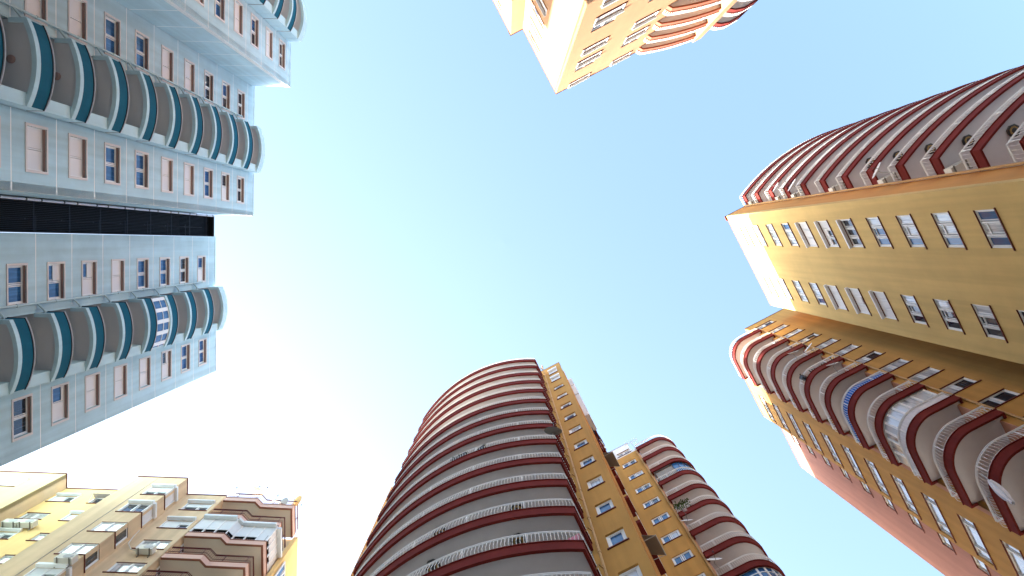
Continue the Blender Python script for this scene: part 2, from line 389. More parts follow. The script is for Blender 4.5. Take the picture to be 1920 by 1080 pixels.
def core(par, poly, h1, name='inner_wall', m='core'):
    b = MB(); b.prism([tuple(q) for q in poly], 0.0, Z(h1)); return part(name, b.mesh(name, M[m]), par)
def pipe_run(par, pts, r, m, name='drain_pipe', n=8):
    b = MB(); b.tube(pts, r, n); return part(name, b.mesh(name, M[m]), par)

# ================================================================== ground
b = MB(); b.face([(-600, -600, 0), (600, -600, 0), (600, 600, 0), (-600, 600, 0)])
g = link(bpy.data.objects.new('ground', b.mesh('ground', M['paving']))); g['kind'] = 'structure'

# ================================================================== pale blue tower (left)
tA = thing('apartment_tower', 'pale blue apartment tower with curved teal balconies and a dark barred shaft', 'tower', DT(24, -4))
ROOF_A = 58.15
FA = {k: Face(NA, -d, -1) for k, d in dict(S1=17.6, S2=20.23, P=15.0).items()}      # coordinate t, u = -t
SILL_A, WH = 54.93, 1.30                     # clear opening inside the surround, height of the top sill
def panels(F, t0, t1, base, roof, cols, nlow=9):
    """render panels, one per storey, with pale joints between them; cols = window columns (tA, tB)"""
    j = 0.036
    wall(tA, F, t0, t1, -CAM_Z, roof, M['joint'], [(a, b_, base - 3 * k, base - 3 * k + WH) for (a, b_) in cols for k in range(0, 12)], thick=0.3, out=-0.006)
    for k in range(-1, 12):
        z0 = base - 3 * k - 0.95; z1 = z0 + 3.0
        if k == -1: z0, z1 = base + 2.05, roof
        if k == 11: z0 = -CAM_Z
        if z1 - z0 < 0.1: continue
        wall(tA, F, t0, t1, z0 + j, z1 - j, M['aqua'], [(a, b_, base - 3 * k, base - 3 * k + WH) for (a, b_) in cols] if 0 <= k < 11 else [(a, b_, base - 33, base - 33 + WH) for (a, b_) in cols] if k == 11 else [], name='wall_panel', thick=0.03, rdepth=0.16)
    coping(tA, F, t0, t1, roof, M['palefin'], out=0.03, th=0.05)
def wins_A(F, a, b_, base, seq):
    for k, st in enumerate(seq):
        window(tA, F, a, b_, base - 3 * k, WH, (1, 1), st, rec=0.13, sillm=None, lintelm=None, surround=True, fr=0.05)
C_, G_, K_ = (1, 1), ('g_blue', 'g_blue'), ('g_dark', 'g_dark')
H1, H2, H3 = ((0.55, 'g_blue'), 1), (1, (0.5, 'g_blue')), ((0.5, 'g_blue'), (0.0, 'g_blue'))
# u = -t: panel order runs from the far (upper) end to the lower one reversed -> first panel is the larger t
wA = lambda c: (c - 0.8, c + 0.8)
panels(FA['S2'], 0.12, 3.42, SILL_A, ROOF_A, [wA(2.29)]); panels(FA['S2'], 6.54, 9.62, SILL_A + 0.3, ROOF_A + 0.25, [wA(7.92)])
panels(FA['S1'], -10.35, -7.48, SILL_A - 0.2, ROOF_A, [wA(-8.66)]); panels(FA['S1'], -4.35, -1.41, SILL_A - 0.2, ROOF_A, [wA(-3.04)])
panels(FA['P'], -13.24, -10.3, SILL_A, 57.65, [wA(-12.03)]); panels(FA['P'], -21.5, -16.22, SILL_A, 57.65, [wA(-18.0)])
wins_A(FA['S2'], *wA(2.29), SILL_A, [(1, (0.0, 'g_blue')), K_, G_, G_, C_, (1, (0.45, 'g_blue')), ('g_blue', (0.5, 'g_blue')), G_, C_, G_])
wins_A(FA['S2'], *wA(7.92), SILL_A + 0.3, [G_, G_, (1, (0.3, 'g_dark')), C_, C_, C_, (1, (0.2, 'g_blue')), K_, C_, C_])
wins_A(FA['S1'], *wA(-3.04), SILL_A - 0.2, [K_, ((0.6, 'g_blue'), 'g_dark'), G_, C_, C_, G_, G_, C_, C_, G_])
wins_A(FA['S1'], *wA(-8.66), SILL_A - 0.2, [K_, ('g_dark', 'g_blue'), ('g_dark', 'g_dark'), C_, C_, G_, G_, C_, C_, C_])
wins_A(FA['P'], *wA(-12.03), SILL_A, [K_, C_, ('g_dark', 'g_blue'), C_, G_, C_, C_, G_, C_, G_])
wins_A(FA['P'], *wA(-18.0), SILL_A, [C_, G_, C_, G_, C_, C_, G_, C_, C_, G_])
# return faces (towards +t): projecting bay side and the side of the middle bay
def return_A(d0, d1, t, roof, base, jo=True):
    Fr = Face(TA, t, -1)                        # outward +t, u = (TA.y,-TA.x) = NA*?; coordinate along -NA
    l = -d1
    def place(name, z0, z1, m, out, th):
        b = MB(); b.box(0, abs(d1 - d0), -th, 0, 0, z1 - z0)
        p = DT(d1, t) + TA * out; return part(name, b.mesh(name, M[m]), tA, (p.x, p.y, Z(z0)), math.atan2(NA.y, NA.x))
    place('wall', -CAM_Z, roof, 'joint', -0.006, 0.3)
    for k in range(-1, 12):
        z0 = base - 3 * k - 0.95; z1 = z0 + 3
        if k == -1: z1 = roof
        if k == 11: z0 = -CAM_Z
        place('wall_panel', z0 + 0.05, z1 - 0.05, 'aqua', 0, 0.005)
return_A(15.0, 17.58, -10.3, 57.65, SILL_A); return_A(17.6, 20.2, -1.41, ROOF_A, SILL_A - 0.2)
# core masses behind the facades
core(tA, [DT(20.6, 0.3), DT(20.6, 3.4), DT(22.3, 3.4), DT(22.3, 6.6), DT(20.6, 6.6), DT(20.6, 9.55), DT(36, 9.55), DT(36, 0.3)], 58.0)
core(tA, [DT(17.95, -1.75), DT(21.5, -1.75), DT(21.5, -1.4), DT(36, -1.4), DT(36, -10.6), DT(17.95, -10.6), DT(17.95, -7.6), DT(19.6, -7.6), DT(19.6, -4.2), DT(17.95, -4.2)], 58.0)
core(tA, [DT(15.35, -10.7), DT(36, -10.7), DT(36, -21.4), DT(15.35, -21.4), DT(15.35, -16.4), DT(17, -16.4), DT(17, -13.1), DT(15.35, -13.1)], 57.5)
b = MB(); q = [DT(20.24, 9.3), DT(20.24, 9.62), DT(36, 9.62), DT(36, 9.3)]; b.prism([tuple(p) for p in q], 0, Z(ROOF_A + 0.25)); part('wall', b.mesh('wall', M['aqua']), tA)
# dark barred shaft between the two wings
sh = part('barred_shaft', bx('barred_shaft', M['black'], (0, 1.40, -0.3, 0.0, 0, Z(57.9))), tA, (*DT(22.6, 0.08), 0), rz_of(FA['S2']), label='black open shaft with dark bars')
b = MB()
for k in range(17): b.box(0.03 + k * 0.08, 0.044 + k * 0.08, 2.0, 2.015, 5, Z(57.85))
sub('bars', b.mesh('bars', M['bars']), sh, stuff=True)
b = MB()
for k in range(20):
    z = Z(57.5 - 3 * k)
    b.box(0.0, 1.36, 1.95, 1.99, z, z + 0.05)
    b.box(0.0, 0.75, 0.9, 0.95, z - 1.0, z - 0.95); b.box(0.1, 0.14, 0.02, 1.9, z - 0.6, z - 0.55)
    b.hexa([(0.55, 0.05, z - 1.6), (0.62, 0.05, z - 1.6), (0.62, 1.7, z - 0.2), (0.55, 1.7, z - 0.2)], [(0.55, 0.05, z - 1.5), (0.62, 0.05, z - 1.5), (0.62, 1.7, z - 0.1), (0.55, 1.7, z - 0.1)])
sub('landing_frame', b.mesh('landing_frame', M['bars']), sh, stuff=True)
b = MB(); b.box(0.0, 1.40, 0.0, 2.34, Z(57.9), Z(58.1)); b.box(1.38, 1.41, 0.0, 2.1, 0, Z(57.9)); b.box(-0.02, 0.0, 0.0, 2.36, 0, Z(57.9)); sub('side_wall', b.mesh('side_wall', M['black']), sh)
# long white rain pipe in lengths along the corner of the shaft
b = MB(); b2 = MB()
pp = DT(20.02, -1.30)
b.tube([(pp.x, pp.y, 4), (pp.x, pp.y, Z(57.2))], 0.055, 10)
o = part('drain_pipe', b.mesh('drain_pipe', M['pvc']), tA)
for k in range(40):
    z = Z(57 - 1.5 * k + (0.35 if k % 2 else 0)); b2.tube([(pp.x, pp.y, z - 0.05), (pp.x, pp.y, z + 0.05)], 0.07, 10)
o2 = sub('couplings', b2.mesh('couplings', M['dark']), o, stuff=True)
# curved balconies
def teal_balconies(tlo, thi, d_front, d_wall, bulge, h_top, n, fin_w, cap_h, roof, extra=None):
    """stack between t = tlo and thi; pier on the thi side"""
    OUT[0] = 1
    arc = arc_pts(DT(d_front, tlo), DT(d_front, thi), -bulge, 14)
    # choose the side so that the bulge points at the camera
    mid = Vector(arc[7])
    if (-mid.dot(NA)) > d_front: arc = arc_pts(DT(d_front, tlo), DT(d_front, thi), bulge, 14)
    line = [tuple(DT(d_wall - 0.01, tlo))] + arc + [tuple(DT(d_wall - 0.01, thi))]
    side = 1 if offset(line, 0.1) and (-Vector(offset(line, 0.1)[8]).dot(NA)) < (-Vector(line[8]).dot(NA)) else -1
    OUT[0] = side
    back = [tuple(DT(d_wall - 0.01, thi - 0.02)), tuple(DT(d_wall - 0.01, thi - fin_w)), tuple(DT(d_wall + 1.45, thi - fin_w)), tuple(DT(d_wall + 1.45, tlo + 0.05)), tuple(DT(d_wall - 0.01, tlo + 0.05))]
    inner = offset(line, -0.17)
    b = MB(); b.prism(inner[1:-1] + back[1:], 0.07, 0.24); slab = b.mesh('balcony', M['soffit_d'])
    b = MB(); b.band(line, 0.0, -0.175, 0.0, 0.27); band_ = b.mesh('edge_band', M['palefin'])
    b = MB(); b.band(line, -0.03, -0.15, 0.27, 1.08); par = b.mesh('parapet', M['teal'])
    b = MB(); b.band(line, 0.0, -0.17, 1.08, 1.12); cap_ = b.mesh('coping', M['cap'])
    b = MB(); b.tube([(x, y, 1.2) for x, y in offset(line, -0.02)], 0.022, 6)
    for p, t in resample(offset(line, -0.05), 0.9): b.tube([(p.x, p.y, 1.1), (p.x, p.y, 1.2)], 0.012, 4)
    rail_ = b.mesh('handrail', M['pvc'])
    b = MB(); b.band(line, 0.0, -0.175, 0.0, cap_h); capb = b.mesh('parapet', M['palefin'])
    for k in range(-1, n):
        o = part('balcony', slab, tA, (0, 0, Z(h_top - 3 * k)))
        if k < 0: sub('parapet', capb, o); continue
        sub('edge_band', band_, o); sub('parapet', par, o); sub('coping', cap_, o); sub('handrail', rail_, o)
    # pier and recess walls
    b = MB(); b.prism([tuple(p) for p in (DT(d_front + 0.03, thi - fin_w), DT(d_front + 0.03, thi - 0.012), DT(d_wall + 1.5, thi - 0.012), DT(d_wall + 1.5, thi - fin_w))], 0, Z(roof - 0.9)); part('pier', b.mesh('pier', M['palefin']), tA)
    b = MB(); b.prism([tuple(p) for p in (DT(d_wall + 1.47, tlo), DT(d_wall + 1.47, thi - fin_w), DT(d_wall + 1.6, thi - fin_w), DT(d_wall + 1.6, tlo))], 0, Z(roof - 0.05))
    b.prism([tuple(p) for p in (DT(d_wall + 0.02, tlo - 0.25), DT(d_wall + 0.02, tlo + 0.02), DT(d_wall + 1.6, tlo + 0.02), DT(d_wall + 1.6, tlo - 0.25))], 0, Z(roof - 0.05)); part('recess_wall', b.mesh('recess_wall', M['aqua']), tA)
    # rain pipe beside the stack, with a bend to every balcony
    b = MB(); q = DT(d_wall - 0.09, tlo - 0.42); b.tube([(q.x, q.y, 3), (q.x, q.y, Z(h_top + 1.6))], 0.05, 8); o = part('drain_pipe', b.mesh('drain_pipe', M['pipe_a']), tA)
    b = MB()
    for k in range(n):
        z = Z(h_top - 3 * k); r_ = DT(d_wall - 0.24, tlo + 0.03)
        b.tube([(r_.x, r_.y, z + 0.5), ((r_.x * 2 + q.x) / 3, (r_.y * 2 + q.y) / 3, z + 0.46), ((r_.x + q.x * 2) / 3, (r_.y + 2 * q.y) / 3, z + 0.3), (q.x, q.y, z + 0.1)], 0.045, 7)
        b.tube([(q.x, q.y, z + 1.6), (q.x, q.y, z + 1.68)], 0.07, 8)
    sub('pipe_bends', b.mesh('pipe_bends', M['pipe_a']), o, stuff=True)
    return line
teal_balconies(-7.45, -4.36, 16.95, 17.6, 0.36, 53.63, 11, 0.49, 0.87, ROOF_A)
lB2 = teal_balconies(3.57, 6.54, 19.5, 20.23, 0.36, 53.78, 11, 0.49, 0.87, ROOF_A)
teal_balconies(-16.2, -13.24, 14.12, 15.0, 0.38, 53.2, 11, 0.5, 0.87, 57.6)
# glazed-in balcony in the lower stack
b = MB(); OUT[0] = OUT[0]
zb, zt = Z(53.78 - 9) + 1.12, Z(53.78 - 6) + 0.02
arcB = lB2[1:-1]
lg = offset(lB2, -0.06)
gz = part('glazed_screen', (lambda: (b.band(lg, 0, -0.07, 0, 0.08), b.band(lg, 0, -0.07, zt - zb - 0.09, zt - zb), b.band(lg, 0, -0.07, 1.05, 1.11), [b.band([lg[i], lg[i + 1]], 0.01, -0.08, 0.08, zt - zb - 0.09) for i in (1, 4, 7, 10, 13)], b.mesh('glazed_screen', M['upvc']))[-1])(), tA, (0, 0, zb), label='white framed glazing closing one balcony')
for i0, i1 in ((1, 4), (4, 7), (7, 10), (10, 13), (13, 15)):
    b = MB(); b.band(offset(lg, -0.025)[i0:i1 + 1], 0, -0.02, 0.05, zt - zb - 0.05); sub('pane', b.mesh('pane', M['g_blue']), gz)

# ================================================================== gold tower on the right
tR = thing('apartment_tower', 'gold apartment tower with dark red rounded balconies, white railings and a pink wing', 'tower', AB(18, 22))
FG = Face(-BD, -15.71, 1); FW = Face(-BD, -11.56, 1); FP = Face(-BD, -12.48, 1); FN = Face(-TD, -14.85, -1)
Gl, Gc, Gd = 'g_blue', 'g_cur', 'g_dark'
def g_states(k, seed):
    rr = random.Random(seed * 100 + k); return tuple(rr.choice(['g_cur', 'g_cur', 'g_pale', 'g_blue'] if k > 2 else ['g_cur', 'g_pale']) for _ in range(3))
ROOF_G = 62.1
ops = []
for (a0, a1, s0) in ((6.86, 8.42, 58.73), (10.98, 12.53, 59.05)):
    for k in range(13): ops.append((a0, a1, s0 - 3 * k, s0 - 3 * k + 1.38))
wall(tR, FG, 5.94, 13.5, -CAM_Z, ROOF_G, M['gold_lit'], ops)
coping(tR, FG, 5.94, 13.5, ROOF_G, out=0.03)
for ci, (a0, a1, s0) in enumerate(((6.86, 8.42, 58.73), (10.98, 12.53, 59.05))):
    for k in range(13):
        st = g_states(k, ci + 1); bxx = None
        if ci == 0 and k == 4: st, bxx = (1, 1, 1), (0.16, 0.2)
        if ci == 0 and k == 5: st, bxx = (1, (0.45, 'g_dark'), (0.4, 'g_dark')), (0.16, 0.2)
        if ci == 0 and k == 6: st, bxx = ('g_dark', 'g_dark', 'g_dark'), (0.16, 0.2)
        if ci == 1 and k in (4, 6): st, bxx = (1, 1, 1), (0.16, 0.2)
        if ci == 1 and k == 5: st, bxx = (1, (0.72, 'g_dark'), 1), (0.16, 0.2)
        if ci == 1 and k >= 7: st = ('g_cur', 'g_dark', 'g_dark') if k < 10 else ('g_dark', 'g_dark', 'g_cur')
        window(tR, FG, a0, a1, s0 - 3 * k, 1.38, (1, 1, 1), st, rec=0.05, box=bxx, transom=(1, 1.0) if k > 6 else None, fr=0.07)
# return face with the pipe, facing the curved balconies
FO = Face(-TD, 5.94 * -1, -1)                  # coordinate b
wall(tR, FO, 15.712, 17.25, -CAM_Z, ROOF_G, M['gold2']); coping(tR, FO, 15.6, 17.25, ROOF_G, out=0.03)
q = AB(5.86, 17.22)
pipe_run(tR, [(q.x, q.y, 3), (q.x, q.y, Z(61.9))], 0.055, 'pipe')
# curved balconies of the right tower
lineR = [tuple(AB(5.93, 17.27))] + arc_pts(AB(5.1, 17.25), AB(5.1, 29.1), 1.42, 26) + [tuple(AB(5.93, 29.1))]
if Vector(lineR[14]).dot(TD) > 5.0: lineR = [lineR[0]] + arc_pts(AB(5.1, 17.25), AB(5.1, 29.1), -1.42, 26) + [lineR[-1]]
OUT[0] = 1
if Vector(offset(lineR, 0.2)[14]).dot(TD) > Vector(lineR[14]).dot(TD): OUT[0] = -1
dR = balcony_meshes(lineR, [AB(7.4, 29.1), AB(7.4, 18.6), AB(6.4, 17.3)], OUT[0], spacing=0.165, thick=0.0095)
for k in range(13): put_balcony(tR, dR, 60.75 - 3 * k)
b = MB(); b.prism([tuple(p) for p in (AB(5.95, 17.28), AB(6.4, 17.45), AB(7.38, 18.65), AB(7.38, 29.3), AB(8.2, 29.3), AB(8.2, 17.28))], 0, Z(61.6)); part('recess_wall', b.mesh('recess_wall', M['rose']), tR)
# windows and corner balconies of the lower wing
opsN = [(14.16, 15.55, 62.40 - 3 * k, 62.40 - 3 * k + 1.28) for k in range(14)]
ROOF_N = 64.95
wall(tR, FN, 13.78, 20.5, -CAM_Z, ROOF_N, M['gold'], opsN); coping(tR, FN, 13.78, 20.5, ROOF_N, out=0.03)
for k in range(14):
    window(tR, FN, 14.16, 15.55, 62.40 - 3 * k, 1.28, (1.15, 1), ('g_cur' if k % 3 else 'g_dark', 'g_cur' if k % 4 else 'g_pale') if k != 10 else ('g_dark', 'g_dark'), rec=0.06, fr=0.07)
wall(tR, Face(-BD, -13.76, 1), 14.86, 17.42, -CAM_Z, 62.6, M['rose']); 
opsW = [(18.76, 20.8, 56.51 - 3 * k + 3, 56.51 - 3 * k + 4.33) for k in range(14)]
ROOF_W = 62.75
wall(tR, FW, 17.42, 21.05, -CAM_Z, ROOF_W, M['gold'], opsW); coping(tR, FW, 17.42, 21.05, ROOF_W, out=0.03)
wall(tR, Face(-TD, -17.42, -1), 11.56, 13.76, -CAM_Z, 62.6, M['rose'])
for k in range(14):
    window(tR, FW, 18.76, 20.8, 59.51 - 3 * k, 1.33, (0.75, 2.0, 0.85), ('g_pale', 'g_pale', 'g_pale') if k else ('g_blue', 'g_pale', 'g_pale'), rec=0.06, fr=0.07)
opsP = [(21.75, 23.45, 60.11 - 3 * k, 60.11 - 3 * k + 1.2) for k in range(14)]
wall(tR, FP, 21.05, 26.2, -CAM_Z, 63.4, M['pinkw'], opsP); coping(tR, FP, 21.05, 26.2, 63.4, out=0.03)
for k in range(14): window(tR, FP, 21.75, 23.45, 60.11 - 3 * k, 1.2, (1, 1), ('g_pale', 'g_pale'), rec=0.06)
def corner_line(a0, a1, b0, b1, r, n=10):
    """from (a0, b0) along the front, round the corner and back to (a1, b1)"""
    L = [AB(a0, b0)]
    s = -1 if b1 < b0 else 1
    ca, cb = a0 + r, b1 - s * r
    for k in range(n + 1):
        t = math.pi / 2 * k / n; L.append(AB(ca - r * math.cos(t), cb + s * r * math.sin(t)))
    L.append(AB(a1, b1)); return [tuple(p) for p in L]
lineN = [tuple(AB(14.86, 14.0))] + corner_line(14.6, 17.4, 14.0, 11.26, 1.35) + [tuple(AB(17.4, 11.56))]
OUT[0] = 1
if Vector(offset(lineN, 0.2)[7]).length > Vector(lineN[7]).length: OUT[0] = -1
dN = balcony_meshes(lineN, [AB(17.4, 13.74), AB(14.87, 13.74)], OUT[0], spacing=0.125, thick=0.0095)
for k in range(13): put_balcony(tR, dN, 61.17 - 3 * k)
qn = AB(14.76, 14.15); pipe_run(tR, [(qn.x, qn.y, 3), (qn.x, qn.y, Z(61.9))], 0.05, 'pipe')
core(tR, [AB(6.3, 16.1), AB(13.45, 16.1), AB(13.45, 21), AB(15.2, 21), AB(15.2, 14.1), AB(17.8, 14.1), AB(17.8, 11.95), AB(20.95, 11.95), AB(20.95, 12.9), AB(26.1, 12.9), AB(26.1, 30), AB(8.3, 30), AB(8.3, 17.2), AB(6.3, 17.2)], 61.5)
b = MB(); b.prism([tuple(p) for p in (AB(13.2, 15.72), AB(13.498, 15.72), AB(13.498, 21), AB(13.2, 21))], 0, Z(ROOF_G)); part('wall', b.mesh('wall', M['gold']), tR)
# glazed-in corner balcony (ninth from the top) and white backing to its railing
OUT_N = OUT[0]
lg = offset(lineN, -0.14)
zb = Z(61.17 - 27) + 0.6; zt = Z(61.17 - 24) + 0.1; hh = zt - zb
b = MB(); b.band(lg, 0, -0.07, 0, 0.07); b.band(lg, 0, -0.07, hh - 0.12, hh); b.band(lg, 0, -0.07, 0.95, 1.0)
cuts = [1, 2, 4, 6, 8, 10, 12, 13]
for i in cuts[:-1]: 
    e = (Vector(lg[i + 1]) - Vector(lg[i])); b.band([lg[i], tuple(Vector(lg[i]) + e.normalized() * 0.1)], 0.012, -0.08, 0.07, hh - 0.12)
mid = [tuple(Vector(lg[1]).lerp(Vector(lg[2]), t)) for t in (0.5, 0.58)]; b.band(mid, 0.012, -0.08, 0.07, hh - 0.12)
mid = [tuple(Vector(lg[12]).lerp(Vector(lg[13]), t)) for t in (0.5, 0.58)]; b.band(mid, 0.012, -0.08, 0.07, hh - 0.12)
gz = part('glazed_screen', b.mesh('glazed_screen', M['upvc']), tR, (0, 0, zb), label='white window frames closing a corner balcony')
for i0, i1 in zip(cuts, cuts[1:]):
    b = MB(); b.band(offset(lg, -0.03)[i0:i1 + 1], 0, -0.02, 0.03, hh - 0.05); sub('pane', b.mesh('pane', M['g_cur']), gz)
b = MB(); b.band(offset(lineN, -0.075)[1:-1], 0, -0.01, 0.66, 1.5); part('privacy_screen', b.mesh('privacy_screen', M['cloth_w']), tR, (0, 0, Z(61.17 - 27)), label='white sheet behind the railing')

# ================================================================== gold tower at the bottom
tC = thing('apartment_tower', 'gold apartment tower with a wide bowed front of red edged balconies, bottom centre', 'tower', AB(16, -4))
FC = Face(-TD, -9.75, -1)
opsC = [(-1.46, -0.83, 51.7 + 6 - 3 * k, 51.7 + 6 - 3 * k + 1.15) for k in range(13)]
ROOF_C = 60.95
b = MB(); b.prism([tuple(p) for p in (AB(9.99, -2.0), AB(11.59, -2.0), AB(11.59, -1.6), AB(9.99, -1.6))], 0, Z(60.9)); part('wall', b.mesh('wall', M['gold']), tC)
wall(tC, FC, -0.5, -2.0, -CAM_Z, ROOF_C, M['gold'], opsC); coping(tC, FC, -0.5, -2.0, ROOF_C, out=0.02, th=0.04)
for k in range(13):
    if k < 2: window(tC, FC, -1.46, -0.83, 57.7 - 3 * k, 1.15, (1,), (1.0,), rec=0.02, box=(0.12, 0.6), lintelm=None)
    else: window(tC, FC, -1.46, -0.83, 57.7 - 3 * k, 1.15, (1,), ('g_blue' if k % 3 else 'g_cur',), rec=0.07, lintelm=None, fr=0.085)
FCs = Face(BD, -0.5, -1)                       # side facing the second wing, coordinate a
wall(tC, FCs, 9.752, 12.6, -CAM_Z, 60.9, M['gold'])
b = MB()
for a in (10.15, 10.45, 10.75, 11.1, 11.5): b.prism([tuple(p) for p in (AB(a, -0.498), AB(a, -0.455), AB(a + 0.14, -0.455), AB(a + 0.14, -0.498))], 0, Z(48 if a > 10.3 else 59))
part('wall_ribs', b.mesh('wall_ribs', M['gold2']), tC)
wall(tC, FC, -11.7, -15.80, -CAM_Z, 60.5, M['gold2'], out=-2.45)
wall(tC, FC, -1.7, -11.61, -CAM_Z, 60.4, M['white'], out=-1.85)
lineC = [tuple(AB(9.735, -1.94))] + arc_pts(AB(8.43, -1.90), AB(8.55, -11.0), 1.25, 26) + [tuple(AB(9.7, -11.15))]
if Vector(lineC[14]).dot(TD) > 8.0: lineC = [lineC[0]] + arc_pts(AB(8.43, -1.90), AB(8.55, -11.0), -1.25, 26) + [lineC[-1]]
OUT[0] = 1
if Vector(offset(lineC, 0.2)[14]).dot(TD) > Vector(lineC[14]).dot(TD): OUT[0] = -1
dC = balcony_meshes(lineC, [AB(11.59, -11.15), AB(11.59, -2.01), AB(9.74, -2.01)], OUT[0], spacing=0.11)
for k in range(15): put_balcony(tC, dC, 58.14 - 3 * k)
core(tC, [AB(10.05, -0.85), AB(10.05, -1.8), AB(11.9, -1.8), AB(11.9, -11.6), AB(12.5, -11.6), AB(12.5, -15.7), AB(30, -15.7), AB(30, -0.85)], 60.3)
core(tC, [AB(10.4, -0.9), AB(10.4, -1.8), AB(12.0, -1.8), AB(12.0, -6.5), AB(18, -6.5), AB(18, -0.9)], 64.5, 'unseen_roof_block', 'peach')  # unseen block added on the roof to cast the shadow on the right tower
qc = AB(9.3, -1.70)
o = pipe_run(tC, [(qc.x, qc.y, 3), (qc.x, qc.y, Z(60.4))], 0.045, 'pipe')
b = MB(); qe = AB(9.2, -1.9)
for k in range(15):
    z = Z(58.14 - 3 * k); m_ = (qc + qe) / 2 + TD * -0.1
    b.tube([(qe.x, qe.y, z + 0.3), (m_.x, m_.y, z + 0.42), (qc.x, qc.y, z + 0.3)], 0.03, 6); b.tube([(qc.x, qc.y, z + 1.5), (qc.x, qc.y, z + 1.56)], 0.06, 8)
sub('pipe_bends', b.mesh('pipe_bends', M['pipe']), o, stuff=True)
# side balconies of the narrow court, seen edge on
for k in range(13):
    b = MB(); z = 0
    b.prism([tuple(p) for p in (AB(11.7, -0.5), AB(11.7, -0.28), AB(12.55, -0.28), AB(12.55, -0.5))], 0, 0.3)
    o = part('side_balcony', b.mesh('side_balcony', M['red']), tC, (0, 0, Z(57.6 - 3 * k)))
    b = MB()
    for j in range(9): 
        p = AB(11.72 + j * 0.1, -0.29); b.tube([(p.x, p.y, 0.3), (p.x, p.y, 1.1)], 0.012, 4)
    b.band([tuple(AB(11.7, -0.29)), tuple(AB(12.55, -0.29))], 0, 0.03, 1.1, 1.14); sub('railing', b.mesh('railing', M['white']), o)
for z0, z1 in ((55.2, 57.6), (51.9, 54.9), (45.5, 51.6)):
    b = MB(); b.prism([tuple(p) for p in (AB(10.6, -0.498), AB(10.6, -0.2), AB(11.6, -0.2), AB(11.6, -0.498))], Z(z0), Z(z1)); part('bay_box', b.mesh('bay_box', M['soffit']), tC, label='pale box projecting from the side wall')
# second wing
FC2 = Face(-TD, -18.5, -1)
opsC2 = [(0.14, 1.21, 58.92 - 3 * k, 58.92 - 3 * k + 1.08) for k in range(13)] + [(0.14, 1.21, 61.95, 62.9)]
wall(tC, FC2, -2.2, 1.66, -CAM_Z, 61.65, M['gold'], opsC2[:-1]); 
wall(tC, FC2, -1.5, 1.30, 61.652, 64.35, M['white'], [(0.14, 1.21, 61.95, 62.9)]); coping(tC, FC2, -1.5, 1.3, 64.35, out=0.02, th=0.04)
wall(tC, FC2, 1.302, 1.66, 61.652, 62.1, M['white'])
window(tC, FC2, 0.14, 1.21, 61.95, 0.95, (1, 1), ('g_pale', 'g_pale'), rec=0.05)
for k in range(13):
    st = ('g_blue', 'g_dark') if k in (0, 2, 3) else ('g_blue', 'g_cur') if k % 2 else ('g_blue', 'g_blue')
    window(tC, FC2, 0.14, 1.21, 58.92 - 3 * k, 1.08, (1, 1), st[::-1], rec=0.05, lintelm=None, fr=0.075)
lineD = [tuple(AB(18.49, 1.68))] + corner_line(18.2, 21.2, 1.68, 4.38, 1.3) + [tuple(AB(21.2, 3.9))]
OUT[0] = 1
if Vector(offset(lineD, 0.2)[7]).dot(BD) < Vector(lineD[7]).dot(BD): OUT[0] = -1
dD = balcony_meshes(lineD, [AB(21.2, 1.75), AB(18.51, 1.75)], OUT[0], spacing=0.105)
for k in range(13): put_balcony(tC, dD, 60.6 - 3 * k)
wall(tC, Face(BD, 1.72, -1), 18.52, 21.3, -CAM_Z, 61.5, M['rose'])
b = MB(); b.prism([tuple(p) for p in (AB(21.2, 1.75), AB(21.2, 4.0), AB(30, 4.0), AB(30, 1.75))], 0, Z(61.5)); part('wall', b.mesh('wall', M['gold']), tC)
core(tC, [AB(18.85, -2.1), AB(18.85, 1.4), AB(30, 1.4), AB(30, -2.1)], 61.5)
core(tC, [AB(21.6, 1.3), AB(21.6, 3.9), AB(30, 3.9), AB(30, 1.3)], 64.4, 'unseen_roof_block', 'white')
q2 = AB(18.4, 1.58); pipe_run(tC, [(q2.x, q2.y, 3), (q2.x, q2.y, Z(61.2))], 0.05, 'pipe')
# glass curtain on the fourth balcony from the top, window screen on a lower one
def corner_glazing(par, line, hs, i_from, m_fr, panes, label, frame=0.05):
    lg = offset(line, -0.12); zb = Z(hs) + 0.62; zt = Z(hs + 3) + 0.1; hh = zt - zb; b = MB()
    b.band(lg[i_from:], 0, -0.05, 0, 0.05); b.band(lg[i_from:], 0, -0.05, hh - 0.07, hh)
    if frame > 0.06: b.band(lg[i_from:], 0, -0.05, 1.9, 1.97)
    ii = list(range(i_from, len(lg) - 1, 2))
    for i in ii:
        e = Vector(lg[i + 1]) - Vector(lg[i]); b.band([lg[i], tuple(Vector(lg[i]) + e.normalized() * frame)], 0.01, -0.06, 0.05, hh - 0.07)
    o = part('glazed_screen', b.mesh('glazed_screen', M[m_fr]), par, (0, 0, zb), label=label)
    for i in ii:
        b = MB(); b.band(offset(lg, -0.02)[i:i + 3], 0, -0.02, 0.03, hh - 0.04); sub('pane', b.mesh('pane', M[panes]), o)
corner_glazing(tC, lineD, 60.6 - 9, 2, 'dark', 'g_blue', 'frameless glass curtain on a balcony', 0.02)
corner_glazing(tC, lineD, 60.6 - 27, 1, 'upvc', 'g_blue', 'white window frames closing a corner balcony', 0.09)
b = MB(); b.band(offset(lineD, -0.2)[1:3], 0, -0.02, 0.65, 2.9); part('side_screen', b.mesh('side_screen', M['awn']), tC, (0, 0, Z(60.6 - 9)))

